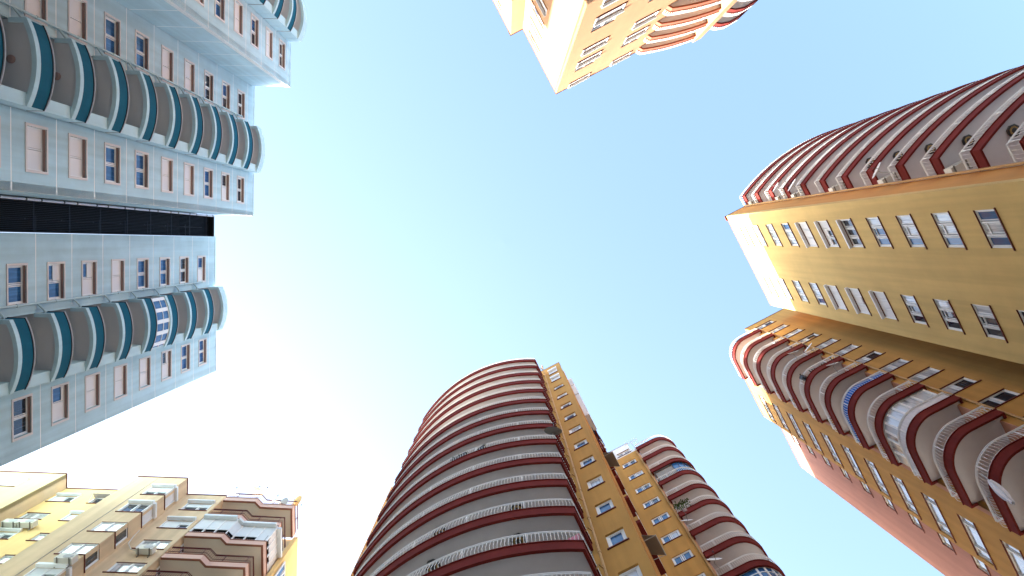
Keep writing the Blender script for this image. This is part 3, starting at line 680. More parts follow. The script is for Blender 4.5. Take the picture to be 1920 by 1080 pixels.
# ================================================================== peach tower at the top
tE = thing('apartment_tower', 'sunlit peach apartment tower with shuttered windows and a bright sunlit corner', 'tower', AB(-14, 14))
FE = Face(TD, -6.85, 1); FEw = Face(-BD, -7.3, 1)
ROOF_E = 53.08
e_cols = ((8.16, 9.62), (11.16, 12.50))
opsE = []
for ci, (a, b_) in enumerate(e_cols):
    for k in range(10):
        if k in (1, 4, 7): opsE.append((a, b_ - 0.2, 47.0 - 3 * (k - 1) * 1.0, 48.4 - 3 * (k - 1)))
        else: opsE.append((a, b_, 51.73 - 3 * k, 51.73 - 3 * k + 1.12))
wall(tE, FE, 7.3, 16.1, -CAM_Z, ROOF_E, M['peach'], opsE); coping(tE, FE, 7.3, 16.1, ROOF_E, out=0.03)
for ci, (a, b_) in enumerate(e_cols):
    for k in range(10):
        if k in (1, 4, 7): window(tE, FE, a, b_ - 0.2, 47.0 - 3 * (k - 1), 1.4, (1, 1), ('g_blue', 'g_cur'), rec=0.03)
        else: window(tE, FE, a, b_, 51.73 - 3 * k, 1.12, (1, 1), (1, (0.6, 'g_dark')) if (ci == 1 and k == 0) else (1, 1), rec=0.04, box=(0.11, 0.22), lintelm=None)
opsEw = [(-10.66, -9.34, 50.9 - 3 * k, 52.0 - 3 * k) for k in range(10)]
wall(tE, FEw, -6.852, -11.43, -CAM_Z, ROOF_E, M['peach'], opsEw); coping(tE, FEw, -6.85, -11.43, ROOF_E, out=0.03)
for k in range(10):
    window(tE, FEw, -10.66, -9.34, 50.9 - 3 * k, 1.1, (1, 1), (1, 1) if k in (1, 3) else ('g_blue', 'g_cur'), rec=0.04, box=(0.14, 0.2) if k in (1, 3, 4) else None, lintelm='peach', sillm='peach')
FEx = Face(TD, -11.43, 1); wall(tE, FEx, 6.45, 7.28, -CAM_Z, ROOF_E, M['peach']); coping(tE, FEx, 6.42, 7.28, ROOF_E, out=0.03)
FEy = Face(-BD, -6.45, 1); wall(tE, FEy, -11.432, -19, -CAM_Z, ROOF_E, M['peach'], [(-14.2, -12.8, 50.9 - 3 * k, 52.0 - 3 * k) for k in range(9)]); coping(tE, FEy, -11.43, -19, ROOF_E, out=0.03)
for k in range(9): window(tE, FEy, -14.2, -12.8, 50.9 - 3 * k, 1.1, (1, 1), (1, 1) if k % 2 else ('g_blue', 'g_cur'), rec=0.04, lintelm='peach', sillm='peach')
core(tE, [AB(-7.25, 7.7), AB(-7.25, 12.9), AB(-8.3, 12.9), AB(-8.3, 18.0), AB(-20, 18.0), AB(-20, 6.85), AB(-11.8, 6.85), AB(-11.8, 7.7)], 52.9)
lineE = [tuple(AB(-6.84, 12.98))] + arc_pts(AB(-6.6, 13.14), AB(-5.84, 16.44), 0.10, 12)
mE = Vector(lineE[7]); chord = (AB(-6.6, 13.14) + AB(-5.84, 16.44)) / 2
if mE.dot(TD) < chord.dot(TD): lineE = [lineE[0]] + arc_pts(AB(-6.6, 13.14), AB(-5.84, 16.44), -0.10, 12)
OUT[0] = 1
if Vector(offset(lineE, 0.2)[7]).dot(TD) < Vector(lineE[7]).dot(TD): OUT[0] = -1
dE = balcony_meshes(lineE, [AB(-7.9, 16.44), AB(-7.9, 13.0)], OUT[0], spacing=0.11, mfas='red_e')
for k in range(10): put_balcony(tE, dE, 52.7 - 0.9 - 3 * k)
b = MB(); b.prism([tuple(p) for p in (AB(-5.7, 16.45), AB(-5.7, 17.05), AB(-8.2, 17.05), AB(-8.2, 16.45))], 0, Z(ROOF_E)); part('pier', b.mesh('pier', M['peach']), tE)
b = MB(); b.prism([tuple(p) for p in (AB(-7.85, 12.95), AB(-7.85, 16.44), AB(-8.2, 16.44), AB(-8.2, 12.95))], 0, Z(ROOF_E - 0.3)); part('recess_wall', b.mesh('recess_wall', M['white']), tE)
lineF = [tuple(AB(*p)) for p in ((-5.74, 17.06), (-5.5, 17.4), (-5.36, 17.9), (-5.4, 18.6), (-5.6, 19.3), (-6.0, 20.1), (-6.6, 20.9), (-7.4, 21.5))]
OUT[0] = 1
if Vector(offset(lineF, 0.2)[3]).dot(TD) < Vector(lineF[3]).dot(TD): OUT[0] = -1
dF = balcony_meshes(lineF, [AB(-8.4, 21.5), AB(-8.4, 17.1)], OUT[0], spacing=0.12)
for k in range(10): put_balcony(tE, dF, 49.6 - 3 * k)
core(tE, [AB(-8.0, 17.07), AB(-8.0, 21.5), AB(-20, 21.5), AB(-20, 17.07)], 52.5, 'inner_wall', 'pinkw')

# ================================================================== beige block at lower left
tD = thing('apartment_block', 'beige apartment block with shuttered windows and stepped pink edged balconies', 'apartment block', XD(-20, 24))
ROOF_D = 49.8
F0 = Face(ND, -15.05, -1); F2 = Face(ND, -15.95, -1); F3 = Face(ND, -15.08, -1); F4 = Face(ND, -16.05, -1)     # coordinate x
# left bay
ops0 = [(-29.6, -27.6, 47.05 - 3 * k, 48.4 - 3 * k) for k in range(9)]
wall(tD, F0, -33, -26.05, -CAM_Z, ROOF_D, M['beige_p'], ops0); coping(tD, F0, -33, -26.05, ROOF_D)
for k in range(9): window(tD, F0, -29.6, -27.6, 47.05 - 3 * k, 1.35, (1, 1), (1, (0.5, 'g_dark')) if k % 2 == 0 else ('g_pale', 'g_pale'), rec=0.04, box=(0.18, 0.25) if k % 2 == 0 else None, lintelm=None, sh='shutter_b')
FB = Face(TDD, -26.05, -1)                     # faces +x, coordinate d
def xwall(x, d0, d1, h0, h1, m, name='wall'):
    b = MB(); b.box(0, abs(d1 - d0), -0.25, 0, 0, h1 - h0); p = XD(x, d1)
    return part(name, b.mesh(name, M[m]), tD, (p.x, p.y, Z(h0)), math.atan2(ND.y, ND.x))
def xfaces(x): return Face(TDD, x, 1)
xwall(-26.05, 15.052, 15.95, -CAM_Z, ROOF_D, 'beige')
b = MB(); b.box(-0.02, 0.95, -0.3, 0.05, 0, 0.07); p = XD(-26.05, 15.97); part('coping', b.mesh('coping', M['coping']), tD, (p.x, p.y, Z(ROOF_D) + 0.004), math.atan2(ND.y, ND.x))
# recessed strip with two window columns
c2a, c2b = (-25.88, -24.55), (-23.50, -22.35)
ops2 = []
for k in range(9): ops2 += [(*c2a, 47.3 - 3 * k + 0.02, 48.42 - 3 * k), (*c2b, 47.25 - 3 * k, 48.4 - 3 * k)]
wall(tD, F2, -26.05, -21.72, -CAM_Z, ROOF_D, M['beige_y'], ops2); coping(tD, F2, -26.05, -21.72, ROOF_D)
for k in range(9):
    window(tD, F2, *c2a, 47.32 - 3 * k, 1.1, (1, 1), [(('g_dark', 1)), ('g_pale', 'g_pale'), ((0.3, 'g_dark'), 1), ('g_pale', 'g_pale')][k % 4], rec=0.05, box=(0.15, 0.2) if k % 2 == 0 else None, lintelm='sillred' if k % 2 else None, sh='shutter_b')
    window(tD, F2, *c2b, 47.25 - 3 * k, 1.15, (1, 1), [('g_dark', 'g_dark'), (1, 1), ('g_pale', 'g_pale'), ('g_pale', 'g_pale')][k % 4], rec=0.05, box=(0.15, 0.2) if k % 4 < 2 else None, lintelm=None if k % 4 < 2 else 'sillred', sh='shutter_b')
# an open awning shutter on the top right window of that strip
b = MB(); p = XD(-23.0, 15.93)
b.hexa([(-0.5, 0.0, 1.0), (0.58, 0.0, 1.0), (0.58, 0.32, 0.80), (-0.5, 0.32, 0.80)], [(-0.5, 0.0, 1.03), (0.58, 0.0, 1.03), (0.58, 0.32, 0.83), (-0.5, 0.32, 0.83)])
b.tube([(-0.48, 0.31, 0.8), (-0.48, 0.02, 0.3)], 0.012, 4); b.tube([(0.56, 0.31, 0.8), (0.56, 0.02, 0.3)], 0.012, 4)
part('flap_shutter', b.mesh('flap_shutter', M['surround']), tD, (p.x, p.y, Z(47.25)), rz_of(F2), label='roller shutter propped open like an awning')
# middle bay with corner windows
ROOF_3 = 49.85
wsill = [46.5 - 3 * k for k in range(8)]
wall(tD, F3, -21.72, -18.75, -CAM_Z, ROOF_3, M['beige'], [(-20.07, -18.752, s, s + 1.42) for s in wsill]); coping(tD, F3, -21.72, -18.75, ROOF_3)
FB3 = Face(TDD, -18.75, 1)
for (z0, z1) in [(-CAM_Z, wsill[-1])] + [(wsill[k] + 1.42, (wsill[k - 1] if k else ROOF_3)) for k in range(8)]:
    xwall(-18.75, 15.082, 16.05, z0, z1, 'beige')
for k, s in enumerate(wsill): xwall(-18.75, 15.87, 16.05, s, s + 1.42, 'beige')
b = MB(); b.box(-0.02, 1.0, -0.3, 0.05, 0, 0.07); p = XD(-18.75, 16.07); part('coping', b.mesh('coping', M['coping']), tD, (p.x, p.y, Z(ROOF_3) + 0.004), math.atan2(ND.y, ND.x))
b = MB(); p = F3.p(-20.42); b.box(-0.012, 0.012, 0.0, 0.02, 0, Z(49.6)); part('cable', b.mesh('cable', M['cable']), tD, (p.x, p.y, 0), rz_of(F3))
class XF:                                     # side face of the middle bay, coordinate d
    pass
FS = Face(TDD, TDD.dot(XD(-18.75, 0)), 1)
# u of FS is (TDD.y, -TDD.x): check which way it runs
FS.s = 1 if FS.u.dot(-ND) > 0 else -1
for k, s in enumerate(wsill):
    front = [((0.62, 'g_dark'), (0.6, 'g_dark')), ('g_dark', 'g_dark'), ('g_pale', 'g_pale'), ('g_pale', 'g_pale'), ((0.45, 'g_dark'), 1), ('g_pale', 'g_pale'), (1, 1), ('g_pale', 'g_pale')][k]
    boxed = k in (0, 1, 4, 6)
    window(tD, F3, -20.07, -18.752, s, 1.42, (1, 1), front, rec=0.02, box=(0.17, 0.26) if boxed else None, lintelm=None if boxed else 'sillred', sh='shutter_b')
    window(tD, FS, 15.10, 15.86, s, 1.42, (1,), (1.0,) if boxed else ('g_dark',), rec=0.02, box=(0.15, 0.26) if boxed else None, lintelm=None if boxed else 'sillred', sh='shutter')
# right strip
c4 = (-18.05, -16.55)
wall(tD, F4, -18.75, -16.32, -CAM_Z, ROOF_D - 0.05, M['beige'], [(*c4, 46.95 - 3 * k, 48.2 - 3 * k) for k in range(9)]); coping(tD, F4, -18.75, -16.32, ROOF_D - 0.05)
for k in range(9):
    st = [((0.5, 'g_dark'), (0.5, 'g_dark')), (1, (0.45, 'g_dark')), ('g_pale', 'g_pale'), ('g_pale', 'g_cur')][k % 4]
    window(tD, F4, *c4, 46.95 - 3 * k, 1.25, (1, 1.3), st[::-1] if k == 1 else st, rec=0.04, box=(0.2, 0.24) if k % 4 < 2 else None, lintelm=None if k % 4 < 2 else 'sillred', sh='shutter_b')
FS4 = Face(TDD, TDD.dot(XD(-16.32, 0)), FS.s)
xwall(-16.32, 16.052, 18.4, -CAM_Z, ROOF_D - 0.05, 'beige')
for k in range(8): window(tD, FS4, 16.5, 17.5, 45.6 - 3 * k, 2.0, (1, 1), ('g_dark', 'g_dark'), rec=-0.06, sillm=None, lintelm=None)
# stepped balconies
lineQ = [tuple(XD(*p)) for p in ((-16.2, 16.0), (-14.27, 16.02), (-13.97, 16.33), (-12.06, 16.36), (-12.0, 18.15))]
OUT[0] = 1
if offset(lineQ, 0.2)[1][1] > lineQ[1][1]: OUT[0] = -1
sO = OUT[0]
b = MB(); b.prism(offset(lineQ, -0.105) + [tuple(XD(-16.25, 18.3)), tuple(XD(-16.25, 16.2))], 0.08, 0.3); mq0 = b.mesh('balcony', M['soffit_b'])
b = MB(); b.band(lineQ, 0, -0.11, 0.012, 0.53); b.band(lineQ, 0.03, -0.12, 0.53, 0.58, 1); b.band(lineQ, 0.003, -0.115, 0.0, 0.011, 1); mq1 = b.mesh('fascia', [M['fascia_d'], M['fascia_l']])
b = MB(); rl = offset(lineQ, -0.05)
for z in (0.95, 1.42, 1.53): b.tube([(x, y, z) for x, y in rl], 0.025 if z > 1 else 0.015, 6)
b.tube([(x, y, 0.66) for x, y in rl], 0.012, 5)
for p, t in resample(rl, 1.15): b.tube([(p.x, p.y, 0.58), (p.x, p.y, 1.53)], 0.02, 5)
mq2 = b.mesh('railing', M['railred'])
b = MB()
for p, t in resample(rl, 0.11): b.tube([(p.x, p.y, 0.62), (p.x, p.y, 1.42)], 0.008, 4)
mq3 = b.mesh('balusters', M['railred'])
for k in range(8):
    o = part('balcony', mq0, tD, (0, 0, Z(48.8 - 3 * k))); sub('fascia', mq1, o)
    if k != 2: sub('railing', mq2, o); sub('balusters', mq3, o, stuff=True)
# balcony closed with white roller shutters (third from the top)
OUT[0] = sO
zb, zt = Z(48.8 - 6) + 0.59, Z(48.8 - 3) - 0.02; hh = zt - zb; lg = offset(lineQ, -0.02)
b = MB(); b.band(lg, 0, -0.06, 0, 0.05); b.band(lg, 0, -0.06, hh - 0.05, hh)
segs = []
def cut(p, q, n):
    p, q = Vector(p), Vector(q); return [(tuple(p.lerp(q, i / n)), tuple(p.lerp(q, (i + 1) / n))) for i in range(n)]
for i, n in ((0, 3), (1, 1), (2, 3), (3, 4)): segs += [(i, s) for s in cut(lg[i], lg[i + 1], n)]
for i, (p, q) in segs:
    e = (Vector(q) - Vector(p)).normalized(); b.band([p, tuple(Vector(p) + e * 0.055)], 0.02, -0.06, 0.05, hh - 0.05)
en = part('shutter_screen', b.mesh('shutter_screen', M['upvc']), tD, (0, 0, zb), label='white roller shutters closing a balcony')
opens = [0.6, 0.6, 0.6, 0.56, 0.58, 0.58, 0.05, 0.55, 0.55, 0.55, 0.05]
for (i, (p, q)), op in zip(segs, opens):
    b = MB(); b.band([p, q], -0.01, -0.035, op, hh - 0.03); sub('shutter', b.mesh('shutter', M['shutter_b' if i < 3 else 'shutter']), en)
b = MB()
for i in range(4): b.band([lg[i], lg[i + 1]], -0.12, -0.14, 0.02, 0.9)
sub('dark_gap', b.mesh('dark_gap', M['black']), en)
b = MB()
for i in (0, 2, 3):
    p, q = Vector(lg[i]), Vector(lg[i + 1]); e = (q - p).normalized()
    b.band([tuple(p + e * 0.06), tuple(q - e * 0.06)], 0.22, 0.0, hh - 0.30, hh - 0.02)
b.band([lg[1], lg[2]], 0.16, 0.0, hh - 0.29, hh - 0.03)
sub('shutter_box', b.mesh('shutter_box', M['shutter_b']), en)
b = MB()
for p, t in resample(offset(lg, -0.08), 0.1): b.tube([(p.x, p.y, 0.02), (p.x, p.y, 0.42)], 0.01, 4)
sub('balusters', b.mesh('balusters', M['dish']), en, stuff=True)
# end wall on the right with glazed landing
FS5 = Face(TDD, TDD.dot(XD(-11.72, 0)), FS.s)
xwall(-11.72, 18.16, 34, -CAM_Z, 49.0, 'beige_y')
for k in range(1, 7):
    window(tD, FS5, 18.35, 19.9, 46.2 - 3 * k + 0.4, 2.1, (1, 1, 1), ('g_blue',) * 3, rec=-0.12, sillm=None, lintelm=None, fr=0.08)
b = MB(); b.prism([tuple(XD(*q)) for q in ((-16.3, 18.31), (-11.97, 18.31), (-11.97, 18.5), (-16.3, 18.5))], 0, Z(49.0)); part('recess_wall', b.mesh('recess_wall', M['beige']), tD)
core(tD, [XD(-32.9, 15.4), XD(-26.3, 15.4), XD(-26.3, 16.3), XD(-21.5, 16.3), XD(-21.5, 15.45), XD(-19.05, 15.45), XD(-19.05, 16.4), XD(-16.6, 16.4), XD(-16.6, 18.5), XD(-12.0, 18.5), XD(-12.0, 34), XD(-32.9, 34)], 48.9)

# ================================================================== fittings that hang on or stand on the buildings
def ac_unit(xy, h, n, label, group, fan='front'):
    """n = outward direction of the wall it hangs on"""
    t = thing('ac_unit', label, 'air conditioner', xy, group, Z(h)); u = Vector((n.y, -n.x)); rz = math.atan2(u.y, u.x)
    def p(name, me): o = sub(name, me, t); o.rotation_euler = (0, 0, rz); return o
    p('casing', cached('ac_case', lambda: bx('casing', M['ac'], (-0.40, 0.40, 0.06, 0.36, 0, 0.55))))
    def fan():
        b = MB(); Mx = Matrix.Translation((-0.1, 0.365, 0.28)) @ Matrix.Rotation(R(-90), 4, 'X')
        b.lathe([(0.22, 0.0), (0.22, 0.012), (0.19, 0.012), (0.0, 0.004)], Mx, 18)
        return b.mesh('fan_grille', M['dish'])
    p('fan_grille', cached('ac_fan', fan))
    for x in (-0.3, 0.24):
        p('bracket', cached(('ac_br', x), lambda: bx('bracket', M['steel'], (x, x + 0.05, 0.036, 0.40, -0.045, -0.006), (x, x + 0.05, 0, 0.036, -0.22, -0.006))))
    return t
def dish(xy, h, face, r, label, group=None, m='dishw', pole=None, tilt=35):
    """face = plan direction the bowl looks at"""
    t = thing('satellite_dish', label, 'satellite dish', xy, group, Z(h)); rz = math.atan2(face.y, face.x)
    q = Matrix.Rotation(rz, 4, 'Z') @ Matrix.Rotation(R(90 - tilt), 4, 'Y')
    b = MB(); b.lathe([(0.0, 0.0), (r * 0.4, r * 0.03), (r * 0.75, r * 0.11), (r, r * 0.2), (r * 1.01, r * 0.215), (r * 0.75, r * 0.13), (r * 0.4, r * 0.05), (0.0, r * 0.02)], q, 24); sub('bowl', b.mesh('bowl', M[m]), t)
    b = MB(); f = q @ Vector((0, 0, r * 1.15)); lo = q @ Vector((r * 0.98, 0, r * 0.2)); b.tube([tuple(lo), tuple(f)], 0.012, 5); b.tube([tuple(f - Vector((0, 0, 0.03))), tuple(f + Vector((0, 0, 0.06)))], 0.035, 6)
    sub('feed_arm', b.mesh('feed_arm', M['dark']), t)
    b = MB(); bk = q @ Vector((0, 0, -0.02)); e = Vector(pole) if pole else Vector((0, 0, -0.9)); mid = bk - Vector((face.x, face.y, 0)) * 0.12
    b.tube([tuple(bk), tuple(mid), tuple(mid * 0.5 + e * 0.5), tuple(e)], 0.022, 6); sub('mount', b.mesh('mount', M['dish']), t)
    return t
for i, (a, b_, h) in enumerate(tuple((5.98, 17.62, 60.12 - 3 * k) for k in (0, 2, 3, 5, 7, 9))):
    ac_unit(AB(a, b_), h, -TD, 'white air conditioner by the drain pipe on the %s bowed balcony of the right tower' % ('topmost', 'third', 'fourth', 'sixth', 'eighth', 'tenth')[i], 'air conditioners beside the bowed balconies')
dish(AB(4.9, 16.95), 52.6, Vector((-0.9, -0.5)).normalized(), 0.33, 'small white dish highest on the railing corner of the right tower', 'dishes on the right tower', pole=(0.35, 0.2, -0.5), tilt=9)
dish(AB(4.95, 16.85), 49.4, Vector((-0.9, -0.5)).normalized(), 0.42, 'middle white dish on the railing corner of the right tower', 'dishes on the right tower', pole=(0.35, 0.2, -0.5), tilt=9)
dish(AB(5.0, 16.7), 37.9, Vector((-0.92, -0.4)).normalized(), 0.40, 'lowest white dish on two arms beside the orange side wall', 'dishes on the right tower', pole=(0.4, 0.1, -0.5), tilt=14)
dish(AB(14.3, 13.55), 50.0, Vector((-0.79, -0.61)).normalized(), 0.36, 'white edge-on dish beside the window column of the right tower', 'dishes on the right tower', pole=(0.4, 0.3, -0.5), tilt=15)
dish(AB(14.2, 12.62), 50.2, Vector((-0.3, -0.95)).normalized(), 0.36, 'grey dish hung in front of the fourth corner balcony', 'dishes on the right tower', m='dish', tilt=10, pole=(0.1, 0.3, -0.4))
dish(AB(14.2, 12.83), 44.6, Vector((-0.3, -0.95)).normalized(), 0.36, 'grey dish hung in front of the sixth corner balcony', 'dishes on the right tower', m='dish', tilt=10, pole=(0.1, 0.3, -0.4))
dish(AB(8.5, -1.97), 36.4, Vector((0.1, -1)).normalized(), 0.40, 'large dark grey dish at the corner of the bowed balconies', None, m='dish_d', tilt=40, pole=(-0.02, 0.15, -0.5))
dish(AB(17.85, 1.8), 43.7, Vector((-0.1, -1)).normalized(), 0.33, 'upper white dish on the rounded balconies of the bottom tower', 'dishes on the bottom tower', tilt=15, pole=(0.2, 0.2, -0.5))
dish(AB(17.8, 1.87), 38.0, Vector((-0.1, -1)).normalized(), 0.36, 'lower white dish on the rounded balconies of the bottom tower', 'dishes on the bottom tower', tilt=15, pole=(0.2, 0.2, -0.6))
for i, (x, d, h, r, fc, m, tl) in enumerate(((-16.0, 16.1, 50.3, 0.36, (0.3, -1), 'dishw', 18), (-14.87, 16.2, 51.1, 0.42, (0.3, -1), 'soffit_b', 56), (-14.2, 16.1, 50.6, 0.34, (0.3, -1), 'dishw', 18), (-13.4, 16.4, 50.1, 0.34, (0.3, -1), 'dishw', 18), (-13.0, 16.4, 49.9, 0.44, (0.7, 0.9), 'dish', 24), (-12.25, 16.4, 50.4, 0.42, (0.8, 0.9), 'beige_y', 24))):
    dish(XD(x, d), h, Vector(fc).normalized(), r, ('thin white dish at the left end of the roof railing', 'cream dish showing its full underside above the roof railing', 'thin white dish before the step of the roof railing', 'thin white dish just past the step of the roof railing', 'tilted grey white dish leaning over the roof railing', 'peach dish at the right corner of the roof railing')[i], 'dishes on the roof railing', m=m, tilt=tl, pole=(0, 0.05, -0.75))
for (x, d, h, lb) in ((-25.33, 15.93, 42.7, 'left of two beige air conditioners side by side below a window'), (-24.5, 15.93, 42.75, 'right of two beige air conditioners side by side below a window'), (-19.0, 15.06, 36.1, 'grey air conditioner in front of a corner window of the beige block'), (-17.1, 16.03, 40.0, 'beige air conditioner with a hose beside a right hand window')):
    ac_unit(XD(x, d), h, ND, lb, 'air conditioners on the beige block')
b = MB(); pts = [(-18.72, 15.95, 43.2), (-18.6, 15.92, 42.2), (-18.4, 15.9, 41.2), (-17.9, 15.9, 40.4), (-17.5, 15.85, 40.25)]
b.tube([(*XD(x, d), Z(h)) for x, d, h in pts], 0.03, 6); hose = link(bpy.data.objects.new('hose', b.mesh('hose', M['ac']))); hose['label'] = 'cream hose curving down to the air conditioner on the beige wall'; hose['category'] = 'hose'
# octagonal ceiling lamps under the balconies
def lamp(xy, h, label, group):
    t = thing('ceiling_lamp', label, 'lamp', xy, group, Z(h))
    def fr():
        b = MB(); I = Matrix.Identity(4); b.lathe([(0.12, 0.0), (0.24, 0.0), (0.25, -0.1), (0.19, -0.14), (0.17, -0.1)], I, 8); b.lathe([(0.11, -0.13), (0.08, -0.15), (0.0, -0.15)], I, 8); return b.mesh('frame', M['dark'])
    def gl():
        b = MB(); b.lathe([(0.18, -0.11), (0.11, -0.125)], Matrix.Identity(4), 8); return b.mesh('shade', M['amber'])
    sub('frame', cached('lf', fr), t); sub('shade', cached('lg', gl), t)
for k in (6, 7, 8, 9, 10): lamp(AB(5.05, 18.7), 60.85 - 3 * k, 'octagonal lamp under the %s bowed balcony from the top, right tower' % ('seventh', 'eighth', 'ninth', 'tenth', 'eleventh')[k - 6], 'octagonal lamps on the right tower')
for k in (10, 11):
    lamp(AB(8.4, -3.87), 58.24 - 3 * k, '%s dark lamp near the corner under the bottom tower balconies' % ('upper', 'lower')[k - 10], 'octagonal lamps on the bottom tower')
    lamp(AB(7.9, -6.6), 58.24 - 3 * k, '%s dark lamp further left under the bottom tower balconies' % ('upper', 'lower')[k - 10], 'octagonal lamps on the bottom tower')
for k in (7, 8):
    t = thing('ceiling_lamp', '%s round brown lamp under a teal balcony of the blue tower' % ('upper', 'lower')[k - 7], 'lamp', DT(17.52, -6.0), 'round lamps on the blue tower', Z(53.7 - 3 * k))
    b = MB(); b.lathe([(0.15, 0.0), (0.15, -0.06), (0.1, -0.1), (0, -0.11)], Matrix.Identity(4), 16); sub('shade', b.mesh('shade', M['lining']), t)
# awnings, laundry and antenna in the narrow court
for i, (h, a) in enumerate(((38.0, 11.3), (27.0, 11.3))):
    t = thing('awning', '%s grey canvas awning leaning out of the narrow court' % ('upper', 'lower')[i], 'awning', AB(a, -0.45), 'awnings in the narrow court', Z(h))
    P = lambda da, db, z: (*(TD * da + BD * db), z); RC = (0.42, 0.42)[i]
    b = MB(); b.hexa([P(-0.38, 0, 0.45), P(0.38, 0, 0.45), P(0.42, RC, 0), P(-0.34, RC, 0)], [P(-0.38, 0, 0.47), P(0.38, 0, 0.47), P(0.42, RC, 0.02), P(-0.34, RC, 0.02)]); sub('canvas', b.mesh('canvas', M['awn']), t)
    b = MB(); b.tube([P(-0.34, 0, 0.0), P(-0.34, RC, 0.0)], 0.012, 5); b.tube([P(0.38, 0, 0.0), P(0.41, RC, 0.0)], 0.012, 5); b.tube([P(-0.36, RC + 0.01, 0.0), P(0.44, RC + 0.01, 0.0)], 0.018, 5); sub('frame', b.mesh('frame', M['dish']), t)
rr = random.Random(4)
for i, (a, db, h, m, w, l) in enumerate(((11.0, 0.10, 43.6, 'cloth_k', 0.25, 0.9), (11.15, 0.22, 43.1, 'cloth_k', 0.25, 1.0), (11.3, 0.10, 42.3, 'cloth_p', 0.4, 0.8), (11.2, 0.26, 41.8, 'cloth_p', 0.4, 0.9), (11.3, 0.12, 41.2, 'cloth_r', 0.35, 0.7), (11.25, 0.24, 40.8, 'cloth_w', 0.35, 0.6))):
    p0 = AB(a, -0.5 + db); b = MB(); N = 5
    for q in range(N):
        x0, x1 = -w / 2 + w * q / N, -w / 2 + w * (q + 1) / N; w0, w1 = 0.03 * math.sin(q * 2.1), 0.03 * math.sin((q + 1) * 2.1)
        P = lambda x, o, z: (*(TD * x + BD * o), z)
        b.hexa([P(x0, w0, -l), P(x1, w1, -l + 0.05), P(x1, w1 + 0.015, -l + 0.05), P(x0, w0 + 0.015, -l)], [P(x0, w0 * 0.3, 0), P(x1, w1 * 0.3, 0), P(x1, w1 * 0.3 + 0.015, 0), P(x0, w0 * 0.3 + 0.015, 0)])
    o = link(bpy.data.objects.new('laundry', b.mesh('laundry', M[m]))); o.location = (p0.x, p0.y, Z(h)); o['category'] = 'laundry'; o['group'] = 'laundry hanging in the narrow court'
    o['label'] = ('black trousers hanging highest in the narrow court', 'second black garment hanging in the narrow court', 'plum cloth hanging under the black garments', 'dark plum towel hanging outermost above the awning', 'pink cloth hanging near the upper awning', 'white cloth hanging lowest just above the awning')[i]
t = thing('tv_antenna', 'thin roof antenna beside the white parapet of the bottom tower', 'antenna', AB(18.45, 1.62), None, Z(61.7))
b = MB(); b.tube([(0, 0, 0), (0, 0, 2.6)], 0.022, 5); sub('mast', b.mesh('mast', M['dish']), t)
b = MB(); b.tube([(*(BD * -0.55), 2.3), (*(BD * 0.55), 2.3)], 0.014, 4)
for k in range(7):
    c_ = BD * (-0.5 + k * 0.16); b.tube([(*(c_ - TD * 0.22), 2.3), (*(c_ + TD * 0.22), 2.3)], 0.009, 4)
sub('elements', b.mesh('elements', M['dish']), t)
# plant, blue tarpaulin and folded parasol
t = thing('potted_plant', 'leafy green plant growing through the railing of a rounded balcony', 'plant', AB(18.3, 2.1), None, Z(46.2))
b = MB(); rr = random.Random(2)
for i in range(8):
    e = TD * rr.uniform(-0.25, 0.15) + BD * rr.uniform(-0.55, 0.55); b.tube([(e.x * 0.2, e.y * 0.2, 0), (e.x * 0.6, e.y * 0.6, 0.5), (e.x, e.y, rr.uniform(0.7, 1.4))], 0.012, 4)
sub('stems', b.mesh('stems', M['leaf']), t)
b = MB()
for i in range(120):
    e = TD * rr.uniform(-0.25, 0.1) + BD * rr.uniform(-0.42, 0.45); z = rr.uniform(0.5, 1.25); c_ = Vector((e.x, e.y, z)); d_ = Vector((rr.uniform(-1, 1), rr.uniform(-1, 1), rr.uniform(-0.7, 0.5))).normalized(); s_ = d_.cross(Vector((0, 0, 1))).normalized() * 0.045
    b.face([c_, c_ + d_ * 0.08 + s_, c_ + d_ * 0.15, c_ + d_ * 0.08 - s_])
sub('leaves', b.mesh('leaves', M['leaf']), t, stuff=True)
b = MB(); b.lathe([(0.0, -0.35), (0.14, -0.35), (0.19, 0.0), (0.16, 0.0), (0.0, -0.02)], Matrix.Identity(4), 12); sub('pot', b.mesh('pot', M['lining']), t)
OUT[0] = OUT_N
b = MB(); b.band(offset(lineN, -0.085)[1:-1], 0, -0.012, 0.64, 1.42); o = link(bpy.data.objects.new('tarpaulin', b.mesh('tarpaulin', M['tarp']))); o.location = (0, 0, Z(61.17 - 21)); o['label'] = 'bright blue fabric tied behind the railing of a corner balcony'; o['category'] = 'tarpaulin'
t = thing('parasol', 'folded white parasol sticking out over a low corner balcony railing', 'parasol', AB(14.2, 10.46), None, Z(26.44))
q0, q1 = Vector((0, 0, 0)), Vector((*(BD * -0.35), -1.77))
ax = (q1 - q0).normalized(); s1 = ax.cross(Vector((0, 0, 1))).normalized(); s2 = ax.cross(s1)
b = MB(); rings = []
for k in range(9):
    f = k / 8; rad = 0.035 + 0.10 * math.sin(math.pi * min(1, f * 0.8 + 0.1)) * (0.8 if k < 7 else 0.5); c_ = q0.lerp(q1, f); i = len(b.v)
    for j in range(12):
        a = 2 * math.pi * j / 12; rj = rad * (1 + 0.28 * (-1) ** j); b.v.append(tuple(c_ + s1 * (rj * math.cos(a)) + s2 * (rj * math.sin(a))))
    rings.append(i)
for i, j in zip(rings, rings[1:]):
    for q in range(12): b.f.append((i + q, i + (q + 1) % 12, j + (q + 1) % 12, j + q)); b.m.append(0)
sub('canopy', b.mesh('canopy', M['cloth_w']), t)
b = MB(); b.tube([tuple(q0 - ax * 0.7), tuple(q1 + ax * 0.12)], 0.018, 6); sub('pole', b.mesh('pole', M['dish']), t)

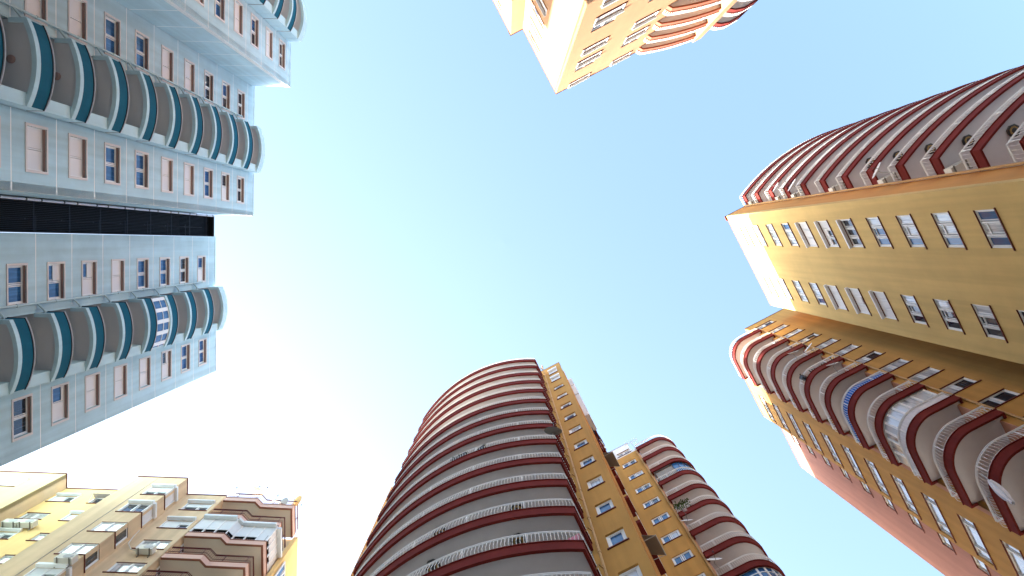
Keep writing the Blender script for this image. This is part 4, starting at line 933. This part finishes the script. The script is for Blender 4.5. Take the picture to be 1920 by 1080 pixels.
# planters and a few belongings behind the railings
def planter(xy, h, rz, label, group, L=0.75):
    t = thing('planter_box', label, 'planter', xy, group, Z(h)); t.rotation_euler = (0, 0, rz)
    b = MB(); b.hexa([(-L / 2 + 0.03, -0.09, 0.3), (L / 2 - 0.03, -0.09, 0.3), (L / 2 - 0.03, 0.09, 0.3), (-L / 2 + 0.03, 0.09, 0.3)], [(-L / 2, -0.12, 0.56), (L / 2, -0.12, 0.56), (L / 2, 0.12, 0.56), (-L / 2, 0.12, 0.56)])
    b.box(-L / 2 - 0.015, L / 2 + 0.015, -0.135, 0.135, 0.56, 0.6); sub('trough', b.mesh('trough', M['cap']), t)
    b = MB()
    for x in (-L / 2 + 0.08, L / 2 - 0.08):
        for y in (-0.07, 0.07): b.box(x - 0.02, x + 0.02, y - 0.02, y + 0.02, 0, 0.3)
    sub('stand', b.mesh('stand', M['dark']), t, stuff=True)
    b = MB(); q = random.Random(int(h * 10))
    for i in range(46):
        c_ = Vector((q.uniform(-L / 2, L / 2), q.uniform(-0.1, 0.1), q.uniform(0.58, 0.8))); d_ = Vector((q.uniform(-1, 1), q.uniform(-1, 1), q.uniform(-0.2, 1))).normalized(); e_ = d_.cross(Vector((0, 0, 1))).normalized() * 0.03
        b.face([c_, c_ + d_ * 0.06 + e_, c_ + d_ * 0.13, c_ + d_ * 0.06 - e_])
    sub('leaves', b.mesh('leaves', M['leaf']), t, stuff=True)
rzb = math.atan2(BD.y, BD.x)
planter(AB(7.36, -6.0), 34.65, rzb, 'left one of two dark planters behind a middle railing of the bottom tower', 'dark planters on the bottom tower')
planter(AB(7.50, -5.15), 34.65, rzb - 0.2, 'right one of two dark planters behind a middle railing of the bottom tower', 'dark planters on the bottom tower')
planter(AB(15.0, 11.85), 46.6, rzb + 0.8, 'dark planter at the rounded corner, three dark planters above a hung dish', 'dark planters on the right tower')
planter(AB(14.84, 12.6), 46.6, rzb, 'middle one of three dark planters behind one corner railing', 'dark planters on the right tower')
planter(AB(14.84, 13.4), 46.6, rzb, 'dark planter nearest the window column, behind one corner railing', 'dark planters on the right tower')
for i, (a, b_, h, m, w, l) in enumerate(((8.62, -2.25, 23.95, 'cloth_r', 0.5, 0.55), (8.6, -2.75, 23.95, 'cloth_k', 0.5, 0.6))):
    p0 = AB(a, b_); b = MB(); N = 6
    for q in range(N):
        x0, x1 = -w / 2 + w * q / N, -w / 2 + w * (q + 1) / N; w0, w1 = 0.03 * math.sin(q * 1.9), 0.03 * math.sin((q + 1) * 1.9)
        P = lambda x, o, z: (*(BD * x + TD * o), z)
        b.hexa([P(x0, w0, -l), P(x1, w1, -l), P(x1, w1 + 0.015, -l), P(x0, w0 + 0.015, -l)], [P(x0, w0 * 0.4, 0), P(x1, w1 * 0.4, 0), P(x1, w1 * 0.4 + 0.015, 0), P(x0, w0 * 0.4 + 0.015, 0)])
    o = link(bpy.data.objects.new('laundry', b.mesh('laundry', M[m]))); o.location = (p0.x, p0.y, Z(h)); o['category'] = 'laundry'; o['group'] = 'laundry behind the corner railing'
    o['label'] = ('pink cloth drying behind the lowest corner railing of the bottom tower', 'dark cloth drying beside the pink one behind the lowest corner railing')[i]
